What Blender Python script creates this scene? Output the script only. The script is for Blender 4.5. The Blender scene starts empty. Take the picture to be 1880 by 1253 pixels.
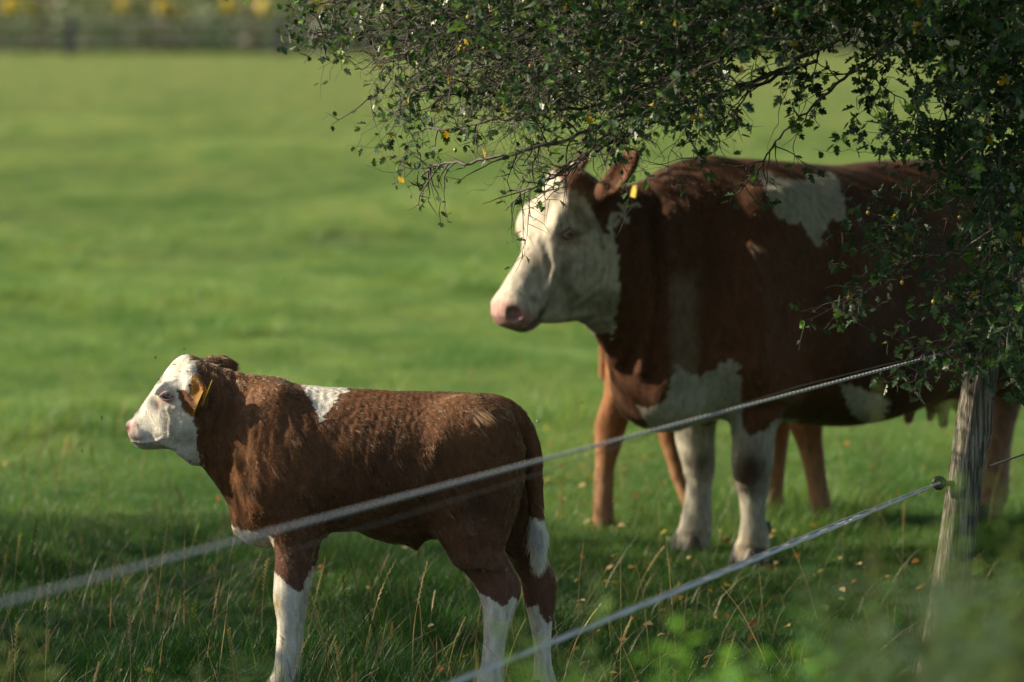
import bpy, math, random
import numpy as np
from mathutils import Vector, Matrix
try:
    import openvdb as vdb
except ImportError:
    import pyopenvdb as vdb

# ------------------------------------------------------------ camera, sky, sun, exposure
S = bpy.context.scene
COL = S.collection
CAM_H = 1.86
FPX = 8400.0                       # focal length in pixels of the 1880 px wide photograph
PITCH = math.atan((626.5 + 20) / FPX)
cam_d = bpy.data.cameras.new('camera')
cam = bpy.data.objects.new('camera', cam_d); COL.objects.link(cam)
cam.location = (0, 0, CAM_H)
cam.rotation_euler = (math.pi / 2 - PITCH, 0, 0)
cam_d.sensor_width = 36.0
cam_d.lens = 36.0 * FPX / 1880.0
cam_d.clip_start = 0.5; cam_d.clip_end = 5000
cam_d.dof.use_dof = True
cam_d.dof.focus_distance = 12.0
cam_d.dof.aperture_fstop = 3.0
cam_d.dof.aperture_blades = 9
S.camera = cam

SUN_EL = math.radians(29); SUN_AZ = math.radians(3)   # from the left, azimuth > 0 is behind the animals
SUN_DIR = Vector((-math.cos(SUN_AZ) * math.cos(SUN_EL), math.sin(SUN_AZ) * math.cos(SUN_EL), math.sin(SUN_EL)))
w = bpy.data.worlds.new("World"); S.world = w; w.use_nodes = True
nt = w.node_tree
bgn = nt.nodes['Background']
sky = nt.nodes.new('ShaderNodeTexSky'); sky.sky_type = 'NISHITA'; sky.sun_disc = False
sky.sun_elevation = SUN_EL
sky.sun_rotation = math.atan2(SUN_DIR.x, SUN_DIR.y)
sky.air_density = 1.2; sky.dust_density = 2.0; sky.ozone_density = 1.0
nt.links.new(sky.outputs[0], bgn.inputs[0]); bgn.inputs[1].default_value = 0.092
sd = bpy.data.lights.new('sun', 'SUN'); sd.energy = 5.0; sd.angle = math.radians(0.55); sd.color = (1.0, 0.87, 0.64)
sun = bpy.data.objects.new('sun', sd); COL.objects.link(sun)
sun.rotation_euler = SUN_DIR.to_track_quat('Z', 'Y').to_euler()
S.view_settings.view_transform = 'Standard'; S.view_settings.look = 'None'
S.view_settings.exposure = 0.66; S.view_settings.gamma = 1.0
S.view_settings.use_curve_mapping = False
S.cycles.use_denoising = True
S.cycles.denoiser = 'OPENIMAGEDENOISE'
S.cycles.max_bounces = 8; S.cycles.transparent_max_bounces = 8
S.cycles.sample_clamp_indirect = 6.0

# ------------------------------------------------------------ helpers
def tag(o, label=None, cat=None, group=None, kind=None):
    if label: o['label'] = label
    if cat: o['category'] = cat
    if group: o['group'] = group
    if kind: o['kind'] = kind
    return o

def empty(name, loc=(0, 0, 0)):
    o = bpy.data.objects.new(name, None); COL.objects.link(o); o.location = loc
    o.empty_display_size = 0.1
    return o

def link(name, data, parent=None):
    o = bpy.data.objects.new(name, data); COL.objects.link(o)
    if parent is not None:
        o.parent = parent
        o.matrix_parent_inverse = Matrix.Translation(-Vector(parent.location))
    return o

def p2w(px, py, Y):
    """world point at distance Y whose picture position is (px, py) of the 1880 x 1253 photograph"""
    ang = -PITCH + math.atan((626.5 - py) / FPX)
    z = CAM_H + Y * math.tan(ang)
    dep = Y * math.cos(PITCH) + (CAM_H - z) * math.sin(PITCH)
    return np.array([(px - 940.0) / FPX * dep, Y, z])

def w2p(P):
    P = np.asarray(P); x, y, z = P[..., 0], P[..., 1], P[..., 2] - CAM_H
    dep = y * math.cos(PITCH) - z * math.sin(PITCH)
    up = y * math.sin(PITCH) + z * math.cos(PITCH)
    return 940 + FPX * x / dep, 626.5 - FPX * up / dep

def gnd(py):
    return CAM_H / math.tan(PITCH - math.atan((626.5 - py) / FPX))

def np_mesh(name, V, faces_flat, sizes, smooth=False, colors=None, uv=None):
    V = np.asarray(V, dtype=np.float32); ff = np.asarray(faces_flat, dtype=np.int32); sz = np.asarray(sizes, dtype=np.int32)
    m = bpy.data.meshes.new(name)
    m.vertices.add(len(V)); m.vertices.foreach_set('co', V.ravel())
    m.loops.add(len(ff)); m.loops.foreach_set('vertex_index', ff)
    m.polygons.add(len(sz))
    st = np.zeros(len(sz), dtype=np.int32); st[1:] = np.cumsum(sz)[:-1]
    m.polygons.foreach_set('loop_start', st)
    if smooth: m.polygons.foreach_set('use_smooth', np.ones(len(sz), dtype=bool))
    m.update(calc_edges=True)
    if colors is not None:
        a = m.color_attributes.new('col', 'FLOAT_COLOR', 'POINT')
        c = np.ones((len(V), 4), dtype=np.float32); c[:, :3] = colors
        a.data.foreach_set('color', c.ravel())
    return m

class MB:
    """collects pieces of one mesh"""
    def __init__(s): s.V = []; s.F = []; s.C = []; s.n = 0; s.S = []
    def add(s, V, F, col=None):
        V = np.asarray(V, dtype=np.float64); F = np.asarray(F, dtype=np.int64)
        s.V.append(V); s.F.append((F + s.n).ravel()); s.S.append(np.full(len(F), F.shape[1]))
        c = np.zeros((len(V), 3)); 
        if col is not None: c[:] = col
        s.C.append(c); s.n += len(V)
    def build(s, name, mat, parent=None, smooth=True):
        m = np_mesh(name, np.concatenate(s.V), np.concatenate(s.F), np.concatenate(s.S), smooth, np.concatenate(s.C))
        if mat: m.materials.append(mat)
        return link(name, m, parent)

def tube(mb, pts, rad, seg=6, col=None, cap=True, twist=0.0, squash=1.0):
    pts = np.asarray(pts, dtype=float); n = len(pts)
    rad = np.broadcast_to(np.asarray(rad, dtype=float), (n,))
    T = np.gradient(pts, axis=0); T /= np.linalg.norm(T, axis=1)[:, None] + 1e-12
    ref = np.array([0.0, 0, 1.0]) if abs(T[0][2]) < 0.9 else np.array([1.0, 0, 0])
    N = np.zeros_like(pts); v = np.cross(T[0], ref); v /= np.linalg.norm(v)
    for i in range(n):
        v = v - T[i] * np.dot(v, T[i]); v /= np.linalg.norm(v) + 1e-12; N[i] = v
    B = np.cross(T, N)
    a = np.linspace(0, 2 * np.pi, seg, endpoint=False)
    A = a[None, :] + twist * np.arange(n)[:, None]
    V = pts[:, None, :] + rad[:, None, None] * (np.cos(A)[..., None] * N[:, None, :] + squash * np.sin(A)[..., None] * B[:, None, :])
    V = V.reshape(-1, 3)
    i = np.arange(n - 1)[:, None] * seg; j = np.arange(seg)[None, :]; j2 = (j + 1) % seg
    F = np.stack([i + j, i + j2, i + seg + j2, i + seg + j], -1).reshape(-1, 4)
    mb.add(V, F, col)
    if cap:
        mb.add(np.vstack([pts[0], V[:seg]]), [[0, k + 1, (k + 1) % seg + 1] for k in range(seg)], col)
        mb.add(np.vstack([pts[-1], V[-seg:]]), [[0, (k + 1) % seg + 1, k + 1] for k in range(seg)], col)

def ellipsoid(mb, c, r, R=None, nu=10, nv=8, col=None):
    u = np.linspace(0, 2 * np.pi, nu, endpoint=False); v = np.linspace(0.12, np.pi - 0.12, nv)
    P = np.stack([np.outer(np.sin(v), np.cos(u)), np.outer(np.sin(v), np.sin(u)), np.outer(np.cos(v), np.ones(nu))], -1).reshape(-1, 3)
    P = np.vstack([P, [0, 0, 1], [0, 0, -1]]) * np.asarray(r)
    if R is not None: P = P @ np.asarray(R).T
    P = P + np.asarray(c)
    i = np.arange(nv - 1)[:, None] * nu; j = np.arange(nu)[None, :]; j2 = (j + 1) % nu
    F = np.stack([i + j, i + nu + j, i + nu + j2, i + j2], -1).reshape(-1, 4)
    n0 = mb.n
    mb.add(P, F, col)
    T1 = [[n0 + nu * nv, n0 + k, n0 + (k + 1) % nu] for k in range(nu)]
    T2 = [[n0 + nu * nv + 1, n0 + nu * (nv - 1) + (k + 1) % nu, n0 + nu * (nv - 1) + k] for k in range(nu)]
    mb.F.append(np.array(T1 + T2).ravel()); mb.S.append(np.full(2 * nu, 3))

def wav(P, f, seed, n=5):
    """cheap smooth pseudo-noise in about -1..1"""
    r = np.random.RandomState(seed); o = np.zeros(P.shape[:-1])
    for k in range(n):
        d = r.normal(size=3); d /= np.linalg.norm(d); ff = f * r.uniform(0.6, 1.7)
        o += np.sin(P @ d * ff + r.uniform(0, 6.28) + 1.3 * np.sin(P @ np.roll(d, 1) * ff * 0.7 + r.uniform(0, 6.28)))
    return o / (n ** 0.5 * 1.2)

# ---- materials
def mat_new(name):
    m = bpy.data.materials.new(name); m.use_nodes = True
    t = m.node_tree; b = t.nodes['Principled BSDF']
    return m, t, b

def attr_node(t, name='col'):
    a = t.nodes.new('ShaderNodeAttribute'); a.attribute_name = name; return a

def noise_node(t, scale, detail=4, coord='Object', rough=0.55, vecscale=None):
    tc = t.nodes.new('ShaderNodeTexCoord'); n = t.nodes.new('ShaderNodeTexNoise')
    n.inputs['Scale'].default_value = scale; n.inputs['Detail'].default_value = detail; n.inputs['Roughness'].default_value = rough
    if vecscale:
        mp = t.nodes.new('ShaderNodeMapping'); mp.inputs['Scale'].default_value = vecscale
        t.links.new(tc.outputs[coord], mp.inputs[0]); t.links.new(mp.outputs[0], n.inputs['Vector'])
    else:
        t.links.new(tc.outputs[coord], n.inputs['Vector'])
    return n

def ramp(t, stops):
    r = t.nodes.new('ShaderNodeValToRGB'); e = r.color_ramp.elements
    while len(e) < len(stops): e.new(0.5)
    for k, (p, c) in enumerate(stops): e[k].position = p; e[k].color = (*c, 1)
    return r

def mix(t, a, b, fac, mode='MIX'):
    m = t.nodes.new('ShaderNodeMix'); m.data_type = 'RGBA'; m.blend_type = mode
    for s, v in ((m.inputs[6], a), (m.inputs[7], b), (m.inputs[0], fac)):
        if hasattr(v, 'is_output') or isinstance(v, bpy.types.NodeSocket): t.links.new(v, s)
        elif isinstance(v, (int, float)): s.default_value = v
        else: s.default_value = (*v, 1)
    return m.outputs[2]

def bump(t, b, src, strength, dist=0.01):
    n = t.nodes.new('ShaderNodeBump'); n.inputs['Strength'].default_value = strength; n.inputs['Distance'].default_value = dist
    t.links.new(src, n.inputs['Height']); t.links.new(n.outputs[0], b.inputs['Normal'])

def mat_coat(name, rough=0.75):
    m, t, b = mat_new(name)
    a = attr_node(t)
    n = noise_node(t, 60, 5, vecscale=(1, 1, 0.35))
    c = mix(t, a.outputs['Color'], (0.5, 0.5, 0.5), 0.0)
    r = ramp(t, [(0.3, (0.6, 0.6, 0.6)), (0.7, (1.1, 1.1, 1.1))]); t.links.new(n.outputs[0], r.inputs[0])
    c = mix(t, a.outputs['Color'], r.outputs[0], 1.0, 'MULTIPLY')
    t.links.new(c, b.inputs['Base Color']); b.inputs['Roughness'].default_value = rough
    b.inputs['Specular IOR Level'].default_value = 0.3
    bump(t, b, n.outputs[0], 0.5, 0.006)
    return m

def mat_hair(name, rough=0.35):
    m = bpy.data.materials.new(name); m.use_nodes = True; t = m.node_tree
    for n in list(t.nodes):
        if n.type == 'BSDF_PRINCIPLED': t.nodes.remove(n)
    out = [n for n in t.nodes if n.type == 'OUTPUT_MATERIAL'][0]
    h = t.nodes.new('ShaderNodeBsdfHairPrincipled'); h.model = 'CHIANG'; h.parametrization = 'COLOR'
    a = attr_node(t)
    t.links.new(a.outputs['Color'], h.inputs['Color'])
    h.inputs['Roughness'].default_value = rough; h.inputs['Radial Roughness'].default_value = 0.45
    h.inputs['Coat'].default_value = 0.0 if 'Coat' in h.inputs else 0
    t.links.new(h.outputs[0], out.inputs['Surface'])
    return m

def mat_plain(name, color, rough=0.6, spec=0.4, nscale=40, var=0.25, bmp=0.2):
    m, t, b = mat_new(name)
    n = noise_node(t, nscale, 4)
    r = ramp(t, [(0.3, tuple(c * (1 - var) for c in color)), (0.7, tuple(min(1, c * (1 + var)) for c in color))])
    t.links.new(n.outputs[0], r.inputs[0]); t.links.new(r.outputs[0], b.inputs['Base Color'])
    b.inputs['Roughness'].default_value = rough; b.inputs['Specular IOR Level'].default_value = spec
    if bmp: bump(t, b, n.outputs[0], bmp, 0.003)
    return m

# ---- implicit modelling: smooth unions of lofts and round cones on a grid
class Field:
    def __init__(s, lo, hi, res, frame=None):
        s.lo = np.array(lo, float); s.res = res
        s.n = np.ceil((np.array(hi) - s.lo) / res).astype(int) + 1
        s.A = np.full(s.n, 0.3, dtype=np.float32)
    def box(s, lo, hi, pad=0.08):
        a = np.clip(np.floor((np.array(lo) - pad - s.lo) / s.res).astype(int), 0, s.n - 1)
        b = np.clip(np.ceil((np.array(hi) + pad - s.lo) / s.res).astype(int) + 1, 1, s.n)
        b = np.maximum(b, a + 1)
        ax = [s.lo[k] + s.res * np.arange(a[k], b[k]) for k in range(3)]
        P = np.stack(np.meshgrid(*ax, indexing='ij'), -1)
        return (slice(a[0], b[0]), slice(a[1], b[1]), slice(a[2], b[2])), P
    def smin(s, sl, d, k):
        a = s.A[sl]
        h = np.clip(0.5 + 0.5 * (d - a) / k, 0, 1)
        s.A[sl] = d * (1 - h) + a * h - k * h * (1 - h)
    def smax(s, sl, d, k):
        a = s.A[sl]
        h = np.clip(0.5 - 0.5 * (d - a) / k, 0, 1)
        s.A[sl] = d * (1 - h) + a * h + k * h * (1 - h)
    def cone(s, a, b, ra, rb, k=0.02, sub=False):
        a = np.array(a, float); b = np.array(b, float); r = max(ra, rb)
        sl, P = s.box(np.minimum(a, b) - r, np.maximum(a, b) + r)
        ab = b - a; t = np.clip(((P - a) @ ab) / (ab @ ab + 1e-12), 0, 1)
        d = np.linalg.norm(P - a - t[..., None] * ab, axis=-1) - (ra + (rb - ra) * t)
        s.smax(sl, -d, k) if sub else s.smin(sl, d, k)
    def chain(s, pts, rad, k=0.02):
        for i in range(len(pts) - 1): s.cone(pts[i], pts[i + 1], rad[i], rad[i + 1], k if i == 0 else min(k, 0.012))
    def ell(s, c, r, k=0.02, R=None, sub=False):
        c = np.array(c, float); r = np.array(r, float); m = r.max()
        sl, P = s.box(c - m, c + m)
        Q = P - c
        if R is not None: Q = Q @ np.asarray(R)          # columns of R are the local axes
        k0 = np.linalg.norm(Q / r, axis=-1); k1 = np.linalg.norm(Q / r ** 2, axis=-1) + 1e-9
        d = k0 * (k0 - 1) / k1
        d = np.where(k0 < 0.3, -r.min() * 0.7, d)
        s.smax(sl, -d, k) if sub else s.smin(sl, d, k)
    def loft(s, O, A, U, W, st, k=0.03, pw=2.0, box=None):
        """stations st: (s, tmin, tmax, wc, hw) in the frame O + s*A + t*U + w*W"""
        O, A, U, W = [np.array(v, float) for v in (O, A, U, W)]
        st = np.array(st, float); n = len(st)
        if n > 2:                                          # monotone-ish smoothing of the profile
            q = np.linspace(0, n - 1, (n - 1) * 8 + 1); out = []
            for v in q:
                i = min(int(v), n - 2); f = v - i
                p0 = st[max(i - 1, 0)]; p1 = st[i]; p2 = st[i + 1]; p3 = st[min(i + 2, n - 1)]
                out.append(0.5 * (2 * p1 + (p2 - p0) * f + (2 * p0 - 5 * p1 + 4 * p2 - p3) * f * f + (3 * p1 - p0 - 3 * p2 + p3) * f ** 3))
            st = np.array(out)
            o = np.argsort(st[:, 0], kind='stable'); st = st[o]
        else:
            st = st[np.argsort(st[:, 0])]
        cs = []
        for r in st:
            for t in (r[1], r[2]):
                for ww in (r[3] - r[4], r[3] + r[4]): cs.append(O + r[0] * A + t * U + ww * W)
        cs = np.array(cs)
        sl, P = s.box(cs.min(0), cs.max(0))
        Q = P - O; a = Q @ A; u = Q @ U; ww = Q @ W
        ac = np.clip(a, st[0, 0], st[-1, 0])
        f = lambda i: np.interp(ac, st[:, 0], st[:, i])
        t0, t1, wc, hw = f(1), f(2), f(3), f(4)
        c = (t0 + t1) / 2; h = np.maximum((t1 - t0) / 2, 0.003); hw = np.maximum(hw, 0.003)
        x = np.abs(u - c) / h; y = np.abs(ww - wc) / hw
        rho = (x ** pw + y ** pw) ** (1 / pw) + 1e-6
        g = np.sqrt((x ** (pw - 1) / h) ** 2 + (y ** (pw - 1) / hw) ** 2) / rho ** (pw - 1) + 1e-6
        d = np.maximum((rho - 1) / g, -np.minimum(h, hw))
        e = np.abs(a - ac)
        d = np.where(e > 0, np.sqrt(np.maximum(d, 0) ** 2 + e ** 2), d)
        s.smin(sl, d, k)
    def mesh(s, name, smooth=1):
        a = s.A
        g = vdb.FloatGrid(background=0.3); g.copyFromArray(np.ascontiguousarray(a))
        V, Q = g.convertToQuads(0.0)
        V = V * s.res + s.lo
        Q = Q[:, ::-1]
        # laplacian smoothing
        E = np.vstack([Q[:, [0, 1]], Q[:, [1, 2]], Q[:, [2, 3]], Q[:, [3, 0]]])
        for _ in range(smooth):
            for lam in (0.5, -0.35):
                acc = np.zeros_like(V); cnt = np.zeros(len(V))
                for c in range(3): acc[:, c] = np.bincount(E[:, 0], V[E[:, 1], c], len(V)) + np.bincount(E[:, 1], V[E[:, 0], c], len(V))
                cnt = np.bincount(E[:, 0], minlength=len(V)) + np.bincount(E[:, 1], minlength=len(V))
                V = V + lam * (acc / np.maximum(cnt, 1)[:, None] - V)
        return V, Q

def vnormals(V, Q):
    n = np.cross(V[Q[:, 2]] - V[Q[:, 0]], V[Q[:, 3]] - V[Q[:, 1]])
    N = np.zeros_like(V)
    for k in range(4):
        for c in range(3): N[:, c] += np.bincount(Q[:, k], n[:, c], len(V))
    return N / (np.linalg.norm(N, axis=1)[:, None] + 1e-12)

def groove(V, N, lines, side=None):
    """press skin creases into the near side of a head: (polyline in photograph px, half width px, depth m)"""
    x, y = w2p(V); out = np.zeros(len(V))
    for pl, wd, dp in lines:
        d = np.full(len(V), 1e9)
        for (x0, y0), (x1, y1) in zip(pl[:-1], pl[1:]):
            t = np.clip(((x - x0) * (x1 - x0) + (y - y0) * (y1 - y0)) / ((x1 - x0) ** 2 + (y1 - y0) ** 2), 0, 1)
            d = np.minimum(d, np.hypot(x - x0 - t * (x1 - x0), y - y0 - t * (y1 - y0)))
        out += dp * np.exp(-(d / wd) ** 2)
    if side is not None: out *= side
    return V - N * out[:, None]

def in_poly(x, y, poly):
    x = np.asarray(x); y = np.asarray(y); ins = np.zeros(x.shape, bool); n = len(poly)
    for i in range(n):
        x0, y0 = poly[i]; x1, y1 = poly[(i + 1) % n]
        if y0 == y1: continue
        c = ((y0 > y) != (y1 > y)) & (x < (x1 - x0) * (y - y0) / (y1 - y0) + x0)
        ins ^= c
    return ins

def grow_fur(name, V, Q, N, colorf, dirf, lenf, count, mat, parent, rad=0.0004, seed=1, clump=0.35, lift=0.25, curl=0.3, cn=None, npt=5, weight=None, free=0.0, aniso=(1, 1, 1), var=0.30):
    """combed hair over a body: roots spread by area, clumped, laid along dirf"""
    r = np.random.RandomState(seed)
    a = np.linalg.norm(np.cross(V[Q[:, 2]] - V[Q[:, 0]], V[Q[:, 3]] - V[Q[:, 1]]), axis=1)
    if weight is not None: a = a * weight(V[Q].mean(1))
    cum = np.cumsum(a); f = np.searchsorted(cum, r.uniform(0, cum[-1], count)); f = np.minimum(f, len(Q) - 1)
    u = r.uniform(0, 1, (count, 1)); v = r.uniform(0, 1, (count, 1))
    wq = [(1 - u) * (1 - v), u * (1 - v), u * v, (1 - u) * v]
    P = sum(wq[k] * V[Q[f, k]] for k in range(4)); Nn = sum(wq[k] * N[Q[f, k]] for k in range(4))
    Nn /= np.linalg.norm(Nn, axis=1)[:, None] + 1e-9
    L = lenf(P) * r.uniform(0.7, 1.2, count)
    ok = L > 0.0005
    P, Nn, L = P[ok], Nn[ok], L[ok]; n = len(P)
    D = dirf(P, Nn)
    D = D / (np.linalg.norm(D, axis=1)[:, None] + 1e-9)
    D = D - (1 - free) * Nn * np.sum(D * Nn, 1)[:, None]; D /= np.linalg.norm(D, axis=1)[:, None] + 1e-9
    B = np.cross(Nn, D); B /= np.linalg.norm(B, axis=1)[:, None] + 1e-9
    # clumps: snap to a jittered cell centre
    cell = cn or 0.012
    warp = np.stack([wav(P, 3.0 / cell / 4, seed + 3 + c, 3) for c in range(3)], -1) * cell * 0.35
    PW = P + warp; al = np.array([0.5, 0, -0.866]); ac = np.array([0.866, 0, 0.5])
    PW = np.stack([PW @ al / aniso[0], PW @ ac / aniso[1], PW[:, 1] / aniso[2]], -1)
    PW[:, 0] += cell * 2 * wav(P, 40, seed + 33, 3)
    key = np.floor(PW / cell).astype(np.int64)
    hsh = (key[:, 0] * 73856093) ^ (key[:, 1] * 19349663) ^ (key[:, 2] * 83492791)
    _, inv = np.unique(hsh, return_inverse=True); inv = inv.ravel()
    cntc = np.bincount(inv)
    cen = np.stack([np.bincount(inv, P[:, c]) / cntc for c in range(3)], -1)[inv]
    rc = np.random.RandomState(seed + 9).uniform(-1, 1, (cntc.size, 3))[inv]
    swirl = wav(P, 55, seed + 21, 4) * curl + rc[:, 0] * curl * 0.8
    toward = cen - P; toward -= Nn * np.sum(toward * Nn, 1)[:, None]
    jit = r.normal(size=(n, 3)) * 0.10
    pts = np.zeros((n, npt, 3), dtype=np.float32)
    pts[:, 0] = P - Nn * 0.001
    cur = P.copy()
    for k in range(1, npt):
        tt = k / (npt - 1)
        ang = swirl * (1.0 - 2.0 * tt) + curl * 0.5 * np.sin(tt * 5 + rc[:, 1] * 3)
        lf = lift * (1.35 - 1.5 * tt) + 0.10 * rc[:, 2]
        d = D * np.cos(ang)[:, None] + B * np.sin(ang)[:, None] + Nn * lf[:, None] + jit
        d /= np.linalg.norm(d, axis=1)[:, None]
        cur = cur + d * (L / (npt - 1))[:, None]
        pts[:, k] = cur + toward * clump * tt + Nn * 0.0006
    C = colorf(P + r.normal(size=P.shape) * 0.0028)
    C = C * (1 + var * rc[:, :1] + 0.14 * r.normal(size=(n, 1)))
    C = np.clip(C, 0.003, 0.95)
    hc = bpy.data.hair_curves.new(name)
    hc.add_curves([npt] * n)
    hc.attributes['position'].data.foreach_set('vector', pts.reshape(-1))
    ra = hc.attributes.get('radius') or hc.attributes.new('radius', 'FLOAT', 'POINT')
    prof = np.array([1.0, 0.95, 0.8, 0.55, 0.12])[np.linspace(0, 4, npt).astype(int)]
    rr = rad * (0.7 + 0.6 * r.uniform(size=(n, 1))) * prof[None, :]
    ra.data.foreach_set('value', rr.astype(np.float32).ravel())
    ca = hc.attributes.new('col', 'FLOAT_COLOR', 'CURVE')
    cc = np.ones((n, 4), dtype=np.float32); cc[:, :3] = C
    ca.data.foreach_set('color', cc.ravel())
    hc.materials.append(mat)
    return link(name, hc, parent)

BROWN = np.array([0.138, 0.058, 0.023]); WHITE = np.array([0.74, 0.69, 0.60])
X, Y3, Z = np.array([1., 0, 0]), np.array([0, 1., 0]), np.array([0, 0, 1.])
# ============================================================ the calf in front
m_coat = mat_coat('short_coat'); m_fur = mat_hair('fur'); m_fur_soft = mat_hair('cow_fur', 0.4)
m_eye, t_, b_ = mat_new('eye_wet'); b_.inputs['Base Color'].default_value = (0.012, 0.009, 0.012, 1); b_.inputs['Roughness'].default_value = 0.06; b_.inputs['Coat Weight'].default_value = 0.6
m_tag = mat_plain('yellow_tag', (0.50, 0.36, 0.02), 0.4, 0.4, 60, 0.1, 0)
m_hoof = mat_plain('hoof_horn', (0.09, 0.075, 0.06), 0.5, 0.4, 60, 0.3)

def make_calf():
    D = 11.85
    F = Field((-1.08, D - 0.30, 0.0), (0.22, D + 0.32, 0.99), 0.0042)
    w = lambda px, py, dy=0.0: p2w(px, py, D + dy)
    O = np.array([0, D, 0.0])
    def slices(rows):            # rows: px, top py, bottom py, wc, half width -> vertical slices
        out = []
        for px, tp, bt, wc, hw in rows:
            T = w(px, tp); Bm = w(px, bt); out.append((T[0], Bm[2], T[2], wc, hw))
        return out
    def hslices(rows, dy):       # rows: py, left px, right px, wc, half depth -> horizontal slices (legs)
        out = []
        for py, l, r_, wc, hw in rows:
            a = w(l, py, dy); b = w(r_, py, dy); out.append((-a[2], a[0], b[0], wc, hw))
        return sorted(out)
    # trunk
    F.loft(O, X, Z, Y3, slices([
        (425, 775, 850, 0, .05), (440, 720, 930, 0, .085), (470, 706, 985, 0, .110), (510, 704, 1003, 0, .130), (560, 708, 990, 0, .150), (620, 712, 975, 0, .160),
        (680, 716, 972, 0, .168), (740, 721, 985, 0, .170), (790, 723, 975, 0, .165), (850, 723, 950, 0, .155), (900, 732, 930, 0, .135),
        (935, 755, 900, 0, .105), (955, 800, 880, 0, .07)]), k=0.02, pw=2.25)
    # belly and navel
    F.ell(w(745, 965), (.10, .075, .040), 0.05)
    F.cone(w(755, 985), w(762, 1000), .018, .010, 0.03)
    # neck
    F.loft(O, X, Z, Y3, slices([
        (352, 665, 800, 0, .050), (370, 665, 850, 0, .060), (395, 672, 890, 0, .068), (425, 682, 935, 0, .078), (460, 690, 985, 0, .095), (510, 700, 990, 0, .115)]), k=0.045, pw=2.1)
    # brisket
    F.ell(w(470, 958), (.062, .060, .052), 0.05)
    # shoulder blades, upper arms
    for sg in (-1, 1):
        F.ell(w(512, 800, sg * .092), (.070, .036, .120), 0.07)
        F.ell(w(500, 895, sg * .093), (.065, .044, .09), 0.07)
        F.ell(w(545, 955, sg * .085), (.062, .045, .07), 0.04)
        F.ell(w(870, 800, sg * .100), (.115, .055, .085), 0.05)      # rump
        F.ell(w(870, 762, sg * .070), (.05, .03, .03), 0.06)         # hip bone
    # hind quarters and hind legs
    def hind(dy, rows_t, rows_l, dz):
        F.loft(O + [0, dy, 0], -Z, X, Y3, hslices(rows_t, dy), k=0.045)
        F.loft(O + [0, dy, 0], -Z, X, Y3, hslices(rows_l, dy), k=0.02)
    hind(-.085, [(760, 850, 930, 0, .05), (800, 815, 950, 0, .065), (860, 800, 958, 0, .075), (920, 795, 955, 0, .075), (970, 800, 940, 0, .068), (1010, 818, 925, 0, .055), (1040, 840, 932, 0, .045)],
         [(1020, 828, 928, 0, .047), (1050, 852, 944, 0, .038), (1070, 868, 955, 0, .034), (1095, 880, 954, 0, .034), (1125, 887, 943, 0, .033), (1160, 888, 931, 0, .030), (1200, 886, 925, 0, .029), (1225, 882, 925, 0, .031), (1250, 876, 922, 0, .036), (1275, 868, 912, 0, .034)], 0)
    hind(.085, [(760, 850, 925, 0, .05), (820, 830, 965, 0, .060), (880, 850, 975, 0, .065), (940, 890, 982, 0, .060), (980, 915, 985, 0, .050), (1020, 930, 998, 0, .040)],
         [(990, 920, 988, 0, .046), (1020, 932, 1001, 0, .040), (1045, 945, 1014, 0, .034), (1070, 957, 1021, 0, .033), (1105, 963, 1020, 0, .033), (1140, 972, 1014, 0, .031), (1180, 979, 1012, 0, .028), (1215, 981, 1012, 0, .029), (1245, 978, 1018, 0, .034), (1270, 975, 1018, 0, .034)], 0)
    # front legs
    for dy, dx in ((-.085, 0), (.075, 16)):
        F.loft(O + [0, dy, 0], -Z, X, Y3, hslices([(r[0], r[1] + dx, r[2] + dx * .6, 0, r[3]) for r in [
            (900, 500, 590, .055), (950, 500, 588, .052), (990, 502, 580, .045), (1030, 504, 572, .038), (1065, 503, 564, .036), (1095, 502, 557, .038), (1120, 505, 553, .037),
            (1145, 509, 548, .032), (1180, 508, 546, .028), (1215, 504, 543, .028), (1240, 499, 543, .032), (1262, 492, 536, .033)]], dy), k=0.03)
    # hoof cores
    hoofs = [(505, -.085), (522, .075), (890, -.085), (992, .085)]
    for px, dy in hoofs:
        F.cone(w(px + 8, 1262, dy), w(px - 2, 1296, dy - .0), .030, .033, 0.02)
    # head: face axis from poll to nose
    H0 = w(352, 668); H1 = w(236, 800); A = (H1 - H0); LH = np.linalg.norm(A); A /= LH
    U = np.cross(A, Y3); U = U if U[2] > 0 else -U
    pr = lambda px, py: ((w(px, py) - H0) @ A, (w(px, py) - H0) @ U)
    rows = []
    for (tx, ty), (bx, by), hw in [
        ((368, 655), (372, 790), .045), ((345, 650), (362, 815), .066), ((322, 661), (352, 836), .078), ((304, 680), (336, 842), .083), ((291, 700), (312, 834), .078),
        ((278, 722), (292, 826), .064), ((264, 741), (276, 824), .054), ((251, 757), (262, 823), .050), ((240, 768), (250, 817), .047), ((229, 779), (238, 808), .040), ((227, 788), (231, 797), .025)]:
        a0, u0 = pr(tx, ty); a1, u1 = pr(bx, by); rows.append((a0 * .5 + a1 * .5, u1, u0, 0, hw))
    # slices must be perpendicular to the axis: resample the outline per station
    top = sorted([pr(*p) for p in [(372, 655), (345, 650), (330, 655), (318, 664), (304, 681), (291, 700), (278, 722), (264, 741), (251, 757), (240, 767), (231, 776), (226, 786), (227, 795)]])
    bot = sorted([pr(*p) for p in [(400, 830), (380, 850), (362, 858), (345, 850), (325, 838), (308, 832), (296, 825), (280, 824), (262, 823), (250, 818), (240, 809), (232, 800), (228, 795)]])
    ta, tu = np.array(top).T; ba, bu = np.array(bot).T
    aa = np.linspace(-0.02, LH * .79, 15)
    hwf = np.interp(aa / LH, [-.1, 0, .15, .3, .45, .6, .75, .9, 1.0, 1.06], [.045, .062, .076, .083, .078, .062, .052, .049, .044, .025])
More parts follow.
